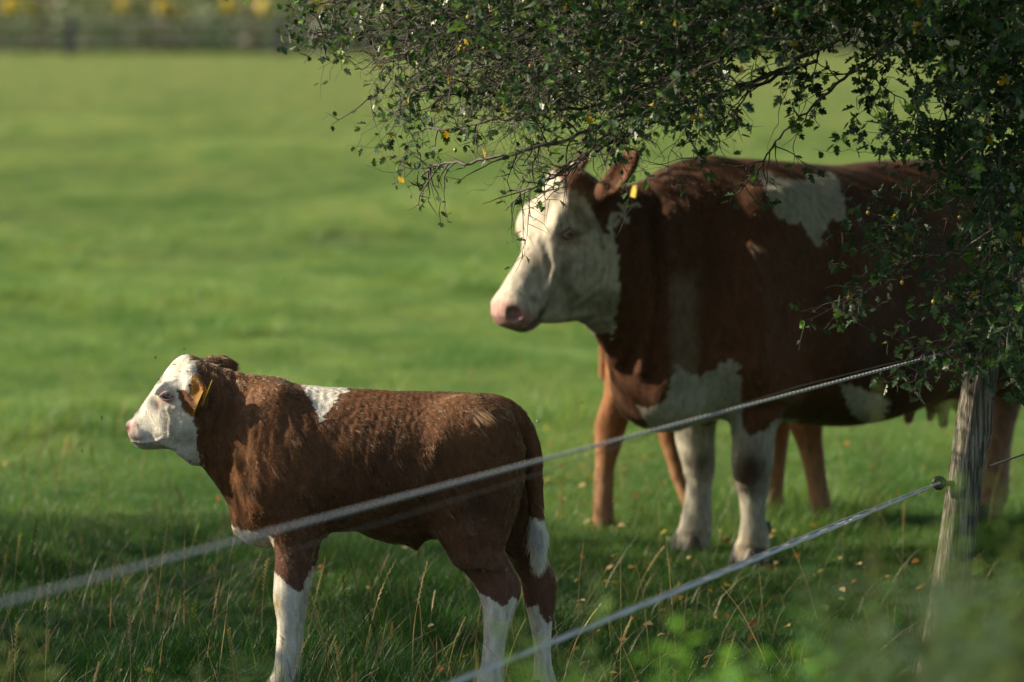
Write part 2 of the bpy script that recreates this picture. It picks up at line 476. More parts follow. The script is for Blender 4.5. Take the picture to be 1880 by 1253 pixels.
    F.loft(H0, A, U, Y3, [(a, np.interp(a, ba, bu), np.interp(a, ta, tu), 0, h) for a, h in zip(aa, hwf)], k=0.025, pw=2.15)
    F.ell(w(246, 783), (.024, .040, .021), 0.022)         # muzzle pad
    F.ell(w(256, 800), (.026, .042, .017), 0.02)          # upper lip
    F.ell(w(262, 812), (.024, .030, .014), 0.012)         # chin
    F.ell(w(290, 808), (.05, .045, .022), 0.03)
    for sg in (-1, 1):
        F.ell(w(302, 716, sg * .066), (.026, .016, .018), 0.02)                  # brow
        F.ell(w(307, 729, sg * .0868), (.0165, .012, .0105), 0.006, sub=True)    # eye socket
        F.ell(w(330, 765, sg * .052), (.052, .022, .05), 0.035)                  # cheek
        F.ell(w(256, 797, sg * .030), (.026, .018, .018), 0.02)                  # lip pad
        F.ell(w(233, 786, sg * .042), (.0085, .010, .0125), 0.006, sub=True, R=np.array([[.94, 0, .34], [0, 1, 0], [-.34, 0, .94]]))
        F.chain([w(246, 812, sg * .050), w(262, 813, sg * .054), w(285, 811, sg * .058), w(296, 808, sg * .064)], [.003] * 4, 0.004) if False else None
        for q in range(5):
            t = q / 5; F.cone(w(240 + 48 * t, 810 - 3 * t, sg * (.043 + .016 * t)), w(250 + 48 * t, 811 - 4 * t, sg * (.046 + .016 * t)), .0035, .0035, 0.004, sub=True)
    # ears: cupped leaf, hanging back and down
    def ear(base, tip, sg, ht, face):
        base, tip = np.array(base), np.array(tip); A2 = tip - base; L2 = np.linalg.norm(A2); A2 /= L2
        fn = np.array(face, float); fn -= A2 * (fn @ A2); fn /= np.linalg.norm(fn); B2 = np.cross(A2, fn)
        c = (base + tip) / 2; R = np.stack([A2, B2, fn], -1)
        G = Field(c - L2, c + L2, F.res)
        G.lo = F.lo + np.round((c - L2 * 1.0 - F.lo) / F.res) * F.res
        G.ell(c, (L2 / 2 * 1.08, ht, .020), 0.001, R)
        G.ell(c + fn * .013, (L2 / 2 * .92, ht * .78, .017), 0.006, R, sub=True)
        o = np.round((G.lo - F.lo) / F.res).astype(int)
        a0 = np.maximum(o, 0); b0 = np.minimum(o + G.n, F.n)
        sl = tuple(slice(a0[i], b0[i]) for i in range(3)); gs = tuple(slice(a0[i] - o[i], b0[i] - o[i]) for i in range(3))
        F.smin(sl, G.A[gs], 0.010)
        F.cone(base - A2 * .012, base + A2 * .02, .020, .016, 0.02)
        return c, R
    ear(w(352, 692, -.068), w(369, 748, -.108), -1, .030, (-.45, -.9, .05))
    ear(w(372, 672, .07), w(432, 672, .135), 1, .028, (-.5, .6, -.45))
    # tail
    tp = np.array([(880, 745), (905, 744), (928, 750), (948, 765), (963, 787), (973, 815), (978, 845), (981, 880), (983, 915), (985, 950), (987, 980), (988, 1000)], float)
    ti = np.linspace(0, len(tp) - 1, 30); tx = np.interp(ti, range(len(tp)), tp[:, 0]); ty = np.interp(ti, range(len(tp)), tp[:, 1])
    tr = np.interp(ti, [0, 3, 6, 9, 11], [.024, .0245, .0215, .0165, .008])
    F.chain([w(a, b) for a, b in zip(tx, ty)], list(tr), 0.02)
    V, Q = F.mesh('calf', 2)
    # gentle muscle and skin-fold relief
    N = vnormals(V, Q)
    px, py = w2p(V)
    amp = np.clip((V[:, 2] - 0.3) / 0.1, 0, 1)
    fold = np.where((px > 380) & (px < 470) & (py < 860), np.sin((px - 395 + 8 * np.sin(py / 30.)) / 3.6) * 0.0016, 0)
    ribs = np.where((px > 560) & (px < 780) & (py > 780), np.sin((px + (py - 800) * .35) / 7.5) * 0.0006, 0)
    V = groove(V, N, [([(309, 748), (314, 770), (311, 800)], 3.0, .004), ([(282, 730), (290, 714), (304, 702), (322, 698)], 2.5, .0035), ([(278, 720), (290, 704), (306, 692), (326, 690)], 2.2, .0025),
        ([(293, 742), (300, 752), (318, 752), (330, 742)], 2.5, .003), ([(240, 811), (262, 813), (286, 810), (300, 804)], 2.2, .004), ([(246, 775), (254, 795), (256, 808)], 4, .002),
        ([(335, 775), (330, 800), (315, 815)], 4, .002), ([(362, 760), (364, 800), (370, 850)], 5, .005), ([(300, 826), (312, 834), (322, 828)], 4, -.004)], (V[:, 1] < 11.83) * 1.0)
    V = groove(V, N, [([(560, 900), (585, 940), (590, 980)], 9, .007), ([(455, 760), (470, 840), (470, 900)], 10, .004), ([(540, 800), (560, 860), (565, 900)], 16, .005),
        ([(775, 900), (790, 850), (810, 800)], 16, .008), ([(800, 975), (822, 945), (850, 925)], 9, .005), ([(935, 1060), (928, 1085)], 6, .004), ([(926, 1040), (934, 1075)], 5, .004)], (V[:, 1] < 11.84) * 1.0)
    N = vnormals(V, Q)
    V = V + N * (wav(V, 22, 5) * 0.0028 * amp + fold + ribs * amp)[:, None]
    # wet, wavy locks of the coat
    al = np.array([.5, 0, -.866]); ac = np.array([.866, 0, .5])
    wp = 0.010 * wav(V, 45, 8)
    PA = np.stack([(V @ al) * .22, V @ ac + wp, V[:, 1]], -1)
    lock = wav(PA, 300, 9, 7); tors = (px > 375) & (V[:, 2] > .36)
    V = V + N * (np.where(tors, lock, 0) * 0.0013 + np.where((px > 400) & (px < 900) & (py < 960), np.sin((px + .25 * (py - 800) + 12 * wav(V, 16, 88)) / 2.1) * (.5 + .5 * wav(V, 14, 89)), 0) * 0.0005 + wav(V, 60, 7) * 0.0006)[:, None]
    N = vnormals(V, Q)

    lit = np.array
    def coat(P):
        x, y = w2p(P); n1 = wav(P, 90, 31) * 3.5 + wav(P, 260, 32) * 2.5
        xx = x + n1; yy = y + n1 * 1.2
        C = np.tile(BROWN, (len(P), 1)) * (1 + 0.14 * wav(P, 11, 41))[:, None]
        for cx, cy, rx, ry, k in ((680, 850, 95, 75, .38), (880, 930, 45, 40, .45), (600, 930, 60, 40, .3), (560, 790, 40, 60, .25), (870, 790, 75, 45, -.35), (500, 860, 50, 60, -.18), (450, 800, 40, 60, -.1), (740, 940, 30, 40, .35)):  # wet zones darker; sunlit rump and shoulder painted lighter
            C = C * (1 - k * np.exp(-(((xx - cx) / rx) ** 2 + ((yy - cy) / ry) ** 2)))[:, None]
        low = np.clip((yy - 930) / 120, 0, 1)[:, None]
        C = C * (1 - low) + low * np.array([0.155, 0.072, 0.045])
        edge = np.interp(yy, [640, 655, 672, 700, 730, 760, 800, 858, 875], [352, 362, 368, 350, 352, 356, 359, 366, 375])
        head = (xx < edge) & (yy < 875)
        wh = head & ~in_poly(xx, yy, [(326, 716), (344, 720), (360, 742), (362, 764), (348, 764), (334, 750)])
        wh &= ~((yy < 668) & (x > 347) & (y < 662))
        wh |= in_poly(xx, yy, [(548, 700), (640, 700), (638, 718), (622, 726), (612, 744), (596, 762), (586, 775), (579, 758), (572, 736), (560, 722)])
        wh |= (x < 503) & (yy > np.interp(xx, [420, 440, 470, 505], [968, 968, 980, 990])) & (y < 1009)
        wh |= (x < 600) & (x > 480) & (yy > np.interp(xx, [495, 505, 530, 552, 562, 575], [1040, 1052, 1075, 1084, 1070, 1040]))
        near = (P[:, 1] < 11.85)
        wh |= near & (x > 800) & (x < 965) & (yy > np.interp(xx, [870, 876, 900, 920, 945, 957], [1072, 1085, 1098, 1112, 1106, 1100]))
        wh |= ~near & (x > 930) & (yy > np.interp(xx, [955, 962, 985, 995, 1005, 1015], [1105, 1112, 1108, 1135, 1146, 1140])) & (yy > 1050)
        wh |= (x > 965) & (yy > 955) & (np.abs(P[:, 1] - 11.85) < 0.03)
        C[wh] = WHITE * (1 + 0.06 * wav(P[wh], 30, 44))[:, None]
        # creamy, stained and bare places
        def spot(cx, cy, rx, ry, col, k=1.0):
            d = np.exp(-(((x - cx) / rx) ** 2 + ((y - cy) / ry) ** 2)) * k
            C[:] = C * (1 - d[:, None]) + d[:, None] * np.array(col)
        spot(508, 1108, 9, 16, (.50, .36, .12), .75)
        spot(330, 672, 22, 14, (.72, .62, .44), .5)
        spot(303, 736, 16, 9, (.52, .33, .30), .8)
        spot(288, 745, 5, 8, (.32, .17, .08), .8)
        spot(308, 768, 6, 20, (.33, .29, .22), .65)
        spot(318, 752, 14, 8, (.40, .33, .30), .5)
        spot(270, 818, 22, 4, (.28, .20, .16), .7)
        spot(238, 786, 12, 14, (.66, .36, .33), .9)
        spot(250, 806, 14, 8, (.60, .42, .38), .6)
        spot(233, 787, 6, 7, (.16, .045, .055), .95)
        ear_in = in_poly(x, y, [(350, 690), (362, 686), (368, 700), (371, 720), (366, 740), (358, 742), (351, 725)]) & (P[:, 1] < 11.80)
        C[ear_in] = (0.34, 0.17, 0.05)
        return C
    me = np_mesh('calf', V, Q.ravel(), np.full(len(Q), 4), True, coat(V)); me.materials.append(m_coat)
    root = link('calf', me)
    tag(root, 'small brown calf with white face, standing side-on behind the rope in the foreground', 'calf')
    # fur
    def dirf(P, Nn):
        x, y = w2p(P)
        d = np.tile(np.array([0.55, 0.0, -0.8]), (len(P), 1))
        up = np.clip((P[:, 2] - 0.70) / 0.12, 0, 1); d[:, 0] += 0.5 * up
        head = (x < 362) & (y < 870)
        d[head] = (0.9, 0, 0.35)
        neck = (x >= 362) & (x < 440); d[neck] = (0.35, 0, -0.95)
        d[(P[:, 2] < 0.33)] = (0.05, 0, -1)
        tail = (x > 960) & (np.abs(P[:, 1] - 11.85) < 0.04); d[tail] = (0.05, 0, -1)
        d = d + np.stack([wav(P, 16, 51), wav(P, 16, 52), wav(P, 16, 53)], -1) * np.where(head, .2, .38)[:, None]
        return d
    def lenf(P):
        x, y = w2p(P)
        L = np.full(len(P), 0.019) * (1 + .2 * wav(P, 12, 61))
        L[(x < 362) & (y < 870)] = 0.0065
        L[(x < 350) & (y < 712) & (x > 300)] = 0.014
        L[((x - 307) / 16) ** 2 + ((y - 729) / 11) ** 2 < 1] = 0
        L[(x < 243) & (y > 770) & (y < 812)] = 0
        L[P[:, 2] < 0.33] = 0.008
        L[(x > 900) & (y < 760)] = 0.022
        L[(x > 960) & (np.abs(P[:, 1] - 11.85) < 0.035) & (y < 950)] = 0.016
        L[(x > 960) & (np.abs(P[:, 1] - 11.85) < 0.035) & (y > 950)] = 0.012
        L[in_poly(x, y, [(345, 684), (375, 684), (378, 750), (350, 748)]) & (P[:, 1] < 11.80)] = 0.007
        return L
    wt = lambda P: np.where(P[:, 2] < 0.06, 0.2, 1.0)
    grow_fur('fur', V, Q, N, coat, dirf, lenf, 230000, m_fur, root, rad=0.0005, seed=3, weight=wt, cn=0.011, lift=0.26, curl=0.34, clump=.5, aniso=(3.4, 1, 1), var=.55)
    # white tail switch
    mt = (px > 960) & (np.abs(V[:, 1] - 11.85) < 0.035) & (py > 950)
    qs = Q[mt[Q].all(1)]
    grow_fur('tail_switch', V, qs, N, lambda P: np.tile(WHITE * .8, (len(P), 1)), lambda P, n: np.tile([0.03, 0, -1.], (len(P), 1)),
             lambda P: np.interp(P[:, 2], [0.35, 0.47], [0.085, 0.06]), 5000, m_fur, root, rad=0.0006, seed=8, cn=0.018, clump=.45, lift=.10, curl=.18, npt=7, free=.9)
    # eyes, tags, hooves
    for sg in (-1, 1):
        mb = MB(); ellipsoid(mb, w(307, 729, sg * .0735), (.0155, .0125, .0125), nu=16, nv=12)
        mb.build('eye', m_eye, root)
        mb = MB(); a = w(294, 724, sg * .081); 
        pts = [w(293 + 26 * t, 728 - 7.5 * math.sin(math.pi * t), sg * (.0825 + .0035 * math.sin(math.pi * t))) for t in np.linspace(0, 1, 9)]
        tube(mb, pts, [.0018, .003, .0036, .004, .004, .004, .0036, .003, .0018], 8, (.5, .3, .28))
        pts = [w(293 + 26 * t, 729 + 6.5 * math.sin(math.pi * t), sg * (.0825 + .003 * math.sin(math.pi * t))) for t in np.linspace(0, 1, 9)]
        tube(mb, pts, [.0015, .0022, .003, .003, .003, .003, .003, .0022, .0015], 8, (.45, .27, .26))
        mb.build('eyelid', m_coat, root)
        mb = MB(); r = random.Random(4)
        for i in range(26):
            t = r.uniform(.1, .95); a = w(293 + 26 * t, 727 - 7 * math.sin(math.pi * t), sg * .087)
            b = a + np.array([-.012 + .004 * r.random(), sg * .006, -.009 - .004 * r.random()])
            tube(mb, [a, (a + b) / 2 + np.array([0, sg * .003, .001]), b], [.0004, .0003, .0001], 3, (.6, .58, .55))
        mb.build('eyelashes', m_coat, root)
    def eartag(c, nrm, up, nm='ear_tag'):
        mb = MB(); nrm = np.array(nrm, float); nrm /= np.linalg.norm(nrm); up = np.array(up, float); up /= np.linalg.norm(up); sd_ = np.cross(nrm, up)
        prof = [(-.007, .036), (.007, .036), (.010, .026), (.020, .016), (.021, -.030), (.017, -.036), (-.017, -.036), (-.021, -.030), (-.020, .016), (-.010, .026)]
        k = len(prof); Vt = [c + sd_ * a + up * b + nrm * s for s in (-.0009, .0009) for a, b in prof]
        mb.add(Vt, [[i, (i + 1) % k, k + (i + 1) % k, k + i] for i in range(k)])
        mb.add(Vt, [[0, i + 1, i] for i in range(1, k - 1)]); mb.add(Vt, [[k, k + i, k + i + 1] for i in range(1, k - 1)])
        o = mb.build(nm, m_tag, root, smooth=False); return o
    eartag(w(364, 741, -.105) + np.array([0, 0, 0.0]), (.94, -.12, .40), (.35, -.1, .9))
    eartag(w(381, 722, -.110), (.95, -.12, .36), (.33, -.1, .92))
    eartag(w(424, 688, .150), (.5, .6, .3), (.2, .3, .9))
    for px_, dy in hoofs:
        mb = MB(); c0 = w(px_ - 2, 1292, dy)
        for sg in (-1, 1):
            rows = []
            for zz, rx, ry, ox in ((0.052, .022, .015, .006), (0.03, .028, .017, 0), (0.0, .036, .019, -.008)):
                rows.append([[c0[0] + ox + rx * math.cos(a), c0[1] + sg * .019 + ry * math.sin(a), zz] for a in np.linspace(0, 2 * math.pi, 12, endpoint=False)])
            Vh = np.array(rows).reshape(-1, 3)
            mb.add(Vh, [[i * 12 + j, i * 12 + (j + 1) % 12, (i + 1) * 12 + (j + 1) % 12, (i + 1) * 12 + j] for i in range(2) for j in range(12)])
            mb.add(Vh[:12], [[0, i, i + 1] for i in range(1, 11)])
        mb.build('hoof', m_hoof, root)
    return root
calf = make_calf()
# ============================================================ the cow under the branches
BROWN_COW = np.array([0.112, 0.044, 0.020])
TH = math.radians(38)
CF = np.array([-math.cos(TH), -math.sin(TH), 0.0]); CL = np.array([math.sin(TH), -math.cos(TH), 0.0]); C0 = np.array([0.69, 14.81, 0.0])
cl = lambda s, z, w_=0.0: C0 + CF * s + CL * w_ + Z * z

def add_ear(F, base, tip, ht, face, th=.020):
    base, tip = np.array(base), np.array(tip); A2 = tip - base; L2 = np.linalg.norm(A2); A2 /= L2
    fn = np.array(face, float); fn -= A2 * (fn @ A2); fn /= np.linalg.norm(fn); B2 = np.cross(A2, fn)
    c = (base + tip) / 2; R = np.stack([A2, B2, fn], -1)
    G = Field(c - L2, c + L2, F.res)
    G.lo = F.lo + np.round((c - L2 - F.lo) / F.res) * F.res
    G.ell(c, (L2 / 2 * 1.08, ht, th), 0.001, R)
    G.ell(c + fn * th * .65, (L2 / 2 * .90, ht * .74, th * .8), 0.006, R, sub=True)
    o = np.round((G.lo - F.lo) / F.res).astype(int)
    a0 = np.maximum(o, 0); b0 = np.minimum(o + G.n, F.n)
    sl = tuple(slice(a0[i], b0[i]) for i in range(3)); gs = tuple(slice(a0[i] - o[i], b0[i] - o[i]) for i in range(3))
    F.smin(sl, G.A[gs], 0.015)
    F.cone(base - A2 * .02, base + A2 * .05, ht * .75, ht * .7, 0.03)

def hsl(rows, D):
    out = []
    for py, l, r_, hw in rows:
        a = p2w(l, py, D); b = p2w(r_, py, D); out.append((-a[2], a[0], b[0], 0, hw))
    return sorted(out)

def cloven(mb, c0, fwd, sc=1.0):
    fwd = np.array(fwd, float); sd_ = np.array([-fwd[1], fwd[0], 0.0])
    for sg in (-1, 1):
        rows = []
        for zz, rx, ry, ox in ((0.085, .036, .026, -.008), (0.04, .048, .029, .004), (0.0, .060, .031, .014)):
            for a in np.linspace(0, 2 * math.pi, 12, endpoint=False):
                rows.append(c0 + fwd * (ox + rx * math.cos(a)) * sc + sd_ * (sg * .031 + ry * math.sin(a)) * sc + Z * (zz * sc - c0[2]))
        Vh = np.array(rows)
        mb.add(Vh, [[i * 12 + j, i * 12 + (j + 1) % 12, (i + 1) * 12 + (j + 1) % 12, (i + 1) * 12 + j] for i in range(2) for j in range(12)])
        mb.add(Vh[:12], [[0, i, i + 1] for i in range(1, 11)])

def make_cow():
    F = Field((-0.22, 13.85, 0.0), (2.35, 16.35, 1.46), 0.0095)
    F.loft(C0, CF, Z, CL, [(-1.62, .92, 1.14, 0, .06), (-1.52, .82, 1.24, 0, .16), (-1.32, .66, 1.29, 0, .25), (-1.1, .53, 1.30, 0, .30), (-.85, .47, 1.285, 0, .35), (-.6, .425, 1.28, 0, .375),
        (-.42, .42, 1.285, 0, .37), (-.2, .455, 1.30, 0, .34), (.0, .47, 1.315, 0, .29), (.16, .46, 1.29, 0, .25), (.28, .475, 1.23, 0, .215), (.38, .54, 1.13, 0, .16), (.45, .68, .98, 0, .08)], k=0.05, pw=2.2)
    # shoulders, haunches, hips
    for sg in (-1, 1):
        F.loft(C0 + CL * sg * .20, -Z, CF, CL, [(-1.22, -.10, .06, 0, .05), (-1.05, -.14, .16, 0, .09), (-.85, -.15, .22, 0, .12), (-.68, -.13, .20, 0, .12), (-.55, -.10, .12, 0, .09)], k=0.07)
        F.ell(cl(-1.28, 1.0, sg * .19), (.25, .15, .27), 0.08, np.stack([CF, CL, Z], -1))
        F.ell(cl(-1.12, 1.24, sg * .22), (.06, .05, .04), 0.06, np.stack([CF, CL, Z], -1))
        F.ell(cl(-.45, .72, sg * .18), (.42, .20, .26), 0.08, np.stack([CF, CL, Z], -1))
    # neck and dewlap
    F.loft(C0, CF, Z, CL, [(.05, .62, 1.30, 0, .20), (.22, .62, 1.27, 0, .19), (.36, .66, 1.235, 0, .155), (.48, .74, 1.235, 0, .13), (.58, .84, 1.25, 0, .115), (.64, .95, 1.26, 0, .09)], k=0.07)
    F.loft(C0, CF, Z, CL, [(.25, .50, .9, 0, .06), (.36, .56, .95, 0, .045), (.46, .66, .95, 0, .035), (.54, .76, .95, 0, .035), (.60, .81, .95, 0, .04)], k=0.05)
    F.ell(cl(.27, .56, 0), (.13, .17, .11), 0.07, np.stack([CF, CL, Z], -1))
    # head
    hp = math.radians(56); HY = math.radians(4)
    hf = np.array([-math.cos(TH + HY), -math.sin(TH + HY), 0.0]); hl = np.array([math.sin(TH + HY), -math.cos(TH + HY), 0.0])
    A = hf * math.cos(hp) - Z * math.sin(hp); U = hf * math.sin(hp) + Z * math.cos(hp); H0 = cl(.655, 1.295)
    hd = lambda a, u, w_=0.0: H0 + A * a + U * u + hl * w_
    F.loft(H0, A, U, hl, [(-.02, -.12, -.03, 0, .055), (.02, -.18, .015, 0, .086), (.08, -.24, .036, 0, .102), (.16, -.28, .036, 0, .112), (.23, -.295, .020, 0, .108), (.30, -.30, .008, 0, .092), (.36, -.31, .010, 0, .080),
        (.42, -.245, .016, 0, .072), (.47, -.165, .016, 0, .070), (.51, -.12, .006, 0, .066), (.53, -.10, -.004, 0, .055)], k=0.04, pw=2.2)
    RH = np.stack([A, U, hl], -1)
    F.ell(hd(.500, -.045), (.052, .058, .075), 0.03, RH)          # muzzle
    F.ell(hd(.490, -.115), (.040, .028, .055), 0.025, RH)         # chin
    F.ell(hd(.03, -.01), (.05, .035, .070), 0.04, RH)                # poll
    for sg in (-1, 1):
        F.ell(hd(.185, .000, sg * .084), (.060, .032, .030), 0.05, RH)           # brow
        F.ell(hd(.215, -.035, sg * .124), (.028, .018, .020), 0.010, RH, sub=True)
        F.ell(hd(.24, -.16, sg * .075), (.12, .11, .045), 0.05, RH)              # cheek
        F.ell(hd(.520, -.022, sg * .052), (.021, .025, .022), 0.008, RH, sub=True)   # nostril
        F.cone(hd(.30, -.075, sg * .088), hd(.44, -.085, sg * .072), .012, .012, .02)
        for q in range(6):
            t = q / 6; F.cone(hd(.535 - .11 * t, -.098 - .02 * t, sg * (.045 + .03 * t)), hd(.515 - .11 * t, -.102 - .02 * t, sg * (.05 + .03 * t)), .006, .006, 0.006, sub=True)
    add_ear(F, hd(.05, -.09, .10), p2w(1169, 282, 14.18), .043, -CL * .1 + CF * .5 - Z * .1 + np.array([-.6, -.5, 0]), .022)
    add_ear(F, hd(.03, -.06, -.09), p2w(1076, 281, 14.66), .050, np.array([-.6, -.8, 0]), .022)
    # front legs (profiles in the picture plane of each leg)
    F.loft((0, 14.67, 0), -Z, X, Y3, hsl([(640, 1335, 1455, .13), (700, 1338, 1445, .11), (750, 1340, 1432, .085), (800, 1342, 1424, .072), (845, 1342, 1422, .072), (880, 1347, 1414, .066), (915, 1356, 1408, .050), (950, 1359, 1406, .048),
        (980, 1356, 1412, .056), (1005, 1350, 1412, .052), (1035, 1345, 1414, .060)], 14.67), k=0.05)
    F.loft((0, 14.95, 0), -Z, X, Y3, hsl([(660, 1228, 1330, .11), (720, 1232, 1326, .10), (770, 1236, 1316, .080), (810, 1240, 1313, .07), (845, 1250, 1314, .068), (880, 1259, 1309, .056), (915, 1257, 1307, .050),
        (950, 1250, 1309, .054), (975, 1245, 1306, .052), (1008, 1238, 1304, .058)], 14.95), k=0.05)
    # hind legs, udder, tail
    for sg in (-1, 1):
        ww = sg * .17
        F.chain([cl(-1.28, .92, ww), cl(-1.12, .68, ww), cl(-1.45, .50, ww), cl(-1.40, .32, ww), cl(-1.38, .12, ww), cl(-1.34, .05, ww)], [.19, .12, .066, .048, .050, .055], 0.06)
        F.cone(cl(-1.40, .72, ww), cl(-1.49, .53, ww), .085, .035, 0.05)
        for s_ in (-1.02, -.92):
            F.cone(cl(s_ + .02, .47, sg * .075), cl(s_ + .025, .405, sg * .085), .024, .016, 0.02)
    F.ell(cl(-1.02, .58, 0), (.20, .16, .13), 0.06, np.stack([CF, CL, Z], -1))
    F.chain([cl(-1.52, 1.24), cl(-1.62, 1.18), cl(-1.67, 1.0), cl(-1.68, .7), cl(-1.67, .45)], [.035, .032, .028, .02, .03], 0.03)
    V, Q = F.mesh('cow', 2)
    N = vnormals(V, Q)
    # wrinkles of the neck, soft relief of muscle
    loc = (V - C0); sL = loc @ CF; wL = loc @ CL
    hs = ((wL > -.02) & (sL > .42)) * 1.0
    V = groove(V, N, [([(1012, 455), (1018, 490), (1010, 525)], 5, .007), ([(1032, 458), (1052, 468), (1078, 462)], 4, .006), ([(1035, 425), (1050, 414), (1070, 424)], 4, .005), ([(985, 440), (996, 470), (1000, 500)], 5, .005),
        ([(1065, 480), (1070, 530), (1050, 575)], 9, .007), ([(940, 583), (970, 588), (998, 575)], 4, .006), ([(960, 520), (985, 545), (1000, 570)], 7, .005), ([(1000, 345), (1020, 380), (1022, 410)], 6, .004),
        ([(1040, 360), (1050, 395)], 6, .004), ([(1100, 440), (1112, 500), (1105, 560)], 8, .006), ([(1120, 600), (1150, 560)], 6, -.004)], hs)
    V = groove(V, N, [([(1172, 420), (1190, 540), (1180, 680)], 12, .016), ([(1225, 400), (1240, 560), (1228, 700)], 16, .018), ([(1300, 400), (1330, 520), (1335, 640)], 24, -.022), ([(1378, 460), (1400, 600), (1390, 690)], 20, .024), ([(1200, 380), (1215, 500), (1205, 640)], 10, -.012), ([(1560, 420), (1575, 560), (1560, 680)], 30, .014), ([(1640, 380), (1660, 540), (1640, 660)], 26, -.012),
        ([(1480, 700), (1450, 745), (1420, 770)], 14, .012), ([(1345, 810), (1350, 830)], 6, -.004), ([(1352, 895), (1412, 895)], 8, .004), ([(1250, 868), (1310, 868)], 8, .004), ([(1345, 1000), (1410, 1003)], 4, .006), ([(1238, 975), (1305, 978)], 4, .006)], (wL > -.25) * 1.0)
    N = vnormals(V, Q)
    neckm = np.clip((sL - .1) / .15, 0, 1) * np.clip((.55 - sL) / .08, 0, 1)
    V = V + N * (wav(V, 12, 15) * .006 * np.clip(V[:, 2] - .3, 0, 1) + wav(V, 30, 16) * .0018 + neckm * .0014 * np.sin(sL * 130 + 1.5 * wav(V, 6, 18)))[:, None]
    N = vnormals(V, Q)
    def coat(P):
        x, y = w2p(P); L = P - C0; s = L @ CF; ww = L @ CL
        n1 = wav(P, 55, 71) * 4 + wav(P, 160, 72) * 3; xx = x + n1; yy = y + n1 * 1.3
        C = np.tile(BROWN_COW, (len(P), 1)) * (1 + 0.30 * wav(P, 7, 73) + .12 * wav(P * np.array([1, 1, .3]), 60, 74))[:, None]
        hq = P - H0; ha = hq @ A; hu = hq @ U; hw = hq @ hl
        wh = in_poly(xx, yy, [(870, 270), (1022, 318), (1040, 352), (1072, 362), (1090, 392), (1106, 432), (1122, 400), (1150, 378), (1178, 372), (1150, 392), (1126, 420), (1130, 450), (1138, 500), (1134, 560), (1128, 606), (1120, 620), (870, 660)]) & (s > .40)
        wh |= (hw < -.02) & (ha > .03) & (s > .5)
        wh |= in_poly(xx, yy, [(1385, 312), (1440, 326), (1500, 324), (1532, 318), (1548, 360), (1552, 402), (1518, 408), (1508, 452), (1492, 446), (1472, 408), (1428, 404), (1412, 362)]) & (ww > -.1)
        wh |= in_poly(xx, yy, [(1240, 672), (1275, 690), (1315, 676), (1338, 655), (1358, 668), (1356, 760), (1330, 800), (1200, 800), (1165, 740), (1190, 752), (1225, 735)]) & (s > .02)
        wh |= in_poly(xx, yy, [(1545, 706), (1580, 714), (1640, 740), (1610, 790), (1560, 760)])
        st = in_poly(xx, yy, [(1232, 500), (1278, 505), (1282, 690), (1230, 690)]) & (s > .0)
        fs = (np.exp(-((xx - 1255) / 26) ** 4) * np.clip((y - 490) / 40, 0, 1) * (y < 690) * (s > 0) * .45)[:, None]; C = C * (1 - fs) + fs * np.array([.34, .27, .20])
        fl = (P[:, 2] < .62) & (s > -.35) & (s < .3)
        near = (ww > 0)
        wh |= fl & near & (x < 1465) & (yy > np.interp(xx, [1340, 1352, 1375, 1400, 1425], [700, 770, 800, 795, 770]))
        wh |= fl & near & (x < 1362) & (y > 690)
        wh |= fl & ~near & (yy > 775) & (x < 1345)
        tn = np.clip((.55 - P[:, 2]) / .2, 0, 1)[:, None] * (s < -.9)[:, None]; C = C * (1 - tn) + tn * np.array([.30, .19, .12])
        wh |= (P[:, 2] < .60) & (s < -1.60)
        udder = (P[:, 2] < .60) & (s < -.82) & (s > -1.2) & (np.abs(ww) < .14)
        C[wh] = WHITE * (.92 + 0.10 * wav(P[wh], 16, 75))[:, None]
        body_white = wh & (s < .40); C[body_white] *= np.array([.66, .65, .60])  # body patches darkened to carry the shade the cow stands in
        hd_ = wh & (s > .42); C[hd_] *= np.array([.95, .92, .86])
        C[udder] = (.30, .15, .11)
        def spot(cx, cy, rx, ry, col, k=1.0, m=None):
            d = np.exp(-(((x - cx) / rx) ** 2 + ((y - cy) / ry) ** 2)) * k
            if m is not None: d = d * m
            C[:] = C * (1 - d[:, None]) + d[:, None] * np.array(col)
        spot(1378, 862, 34, 40, (.060, .030, .014), 1.0, near); spot(1370, 880, 26, 26, (.060, .030, .014), .9, near); spot(1290, 850, 24, 20, (.16, .11, .06), .85, ~near)
        spot(1270, 985, 30, 20, (.42, .33, .22), .6); spot(1375, 1010, 30, 30, (.36, .26, .16), .7)
        spot(985, 470, 14, 34, (.22, .19, .16), .8); spot(965, 505, 10, 36, (.28, .25, .23), .7); spot(1012, 500, 10, 26, (.20, .16, .13), .75); spot(1040, 500, 16, 14, (.26, .19, .13), .6); spot(1010, 545, 16, 20, (.30, .25, .20), .6); spot(1047, 430, 19, 6, (.02, .014, .014), 1.0); spot(1052, 446, 18, 5, (.50, .28, .24), .8); spot(1085, 560, 20, 20, (.30, .27, .20), .5)
        spot(1048, 437, 22, 14, (.42, .26, .22), .8); spot(1030, 460, 10, 12, (.16, .11, .08), .7); spot(1000, 470, 6, 5, (.08, .06, .05), .6)
        spot(1055, 540, 34, 30, (.42, .36, .27), .5); spot(1060, 360, 20, 20, (.40, .30, .16), .5)
        hm_ = wh & (s > .42); mot = np.clip(wav(P, 30, 171) * 1.0 + wav(P, 75, 172) * .8 - .1, 0, 1) * hm_ * .8
        C = C * (1 - mot[:, None]) + mot[:, None] * np.array([.26, .21, .15])
        dots = np.clip(wav(P, 210, 173, 6) - 1.25, 0, .4) * 2 * hm_; C = C * (1 - dots[:, None]) + dots[:, None] * np.array([.09, .05, .03])
        mz = np.clip((ha - .475) / .03, 0, 1) * np.clip((hu + .13) / .03, 0, 1)
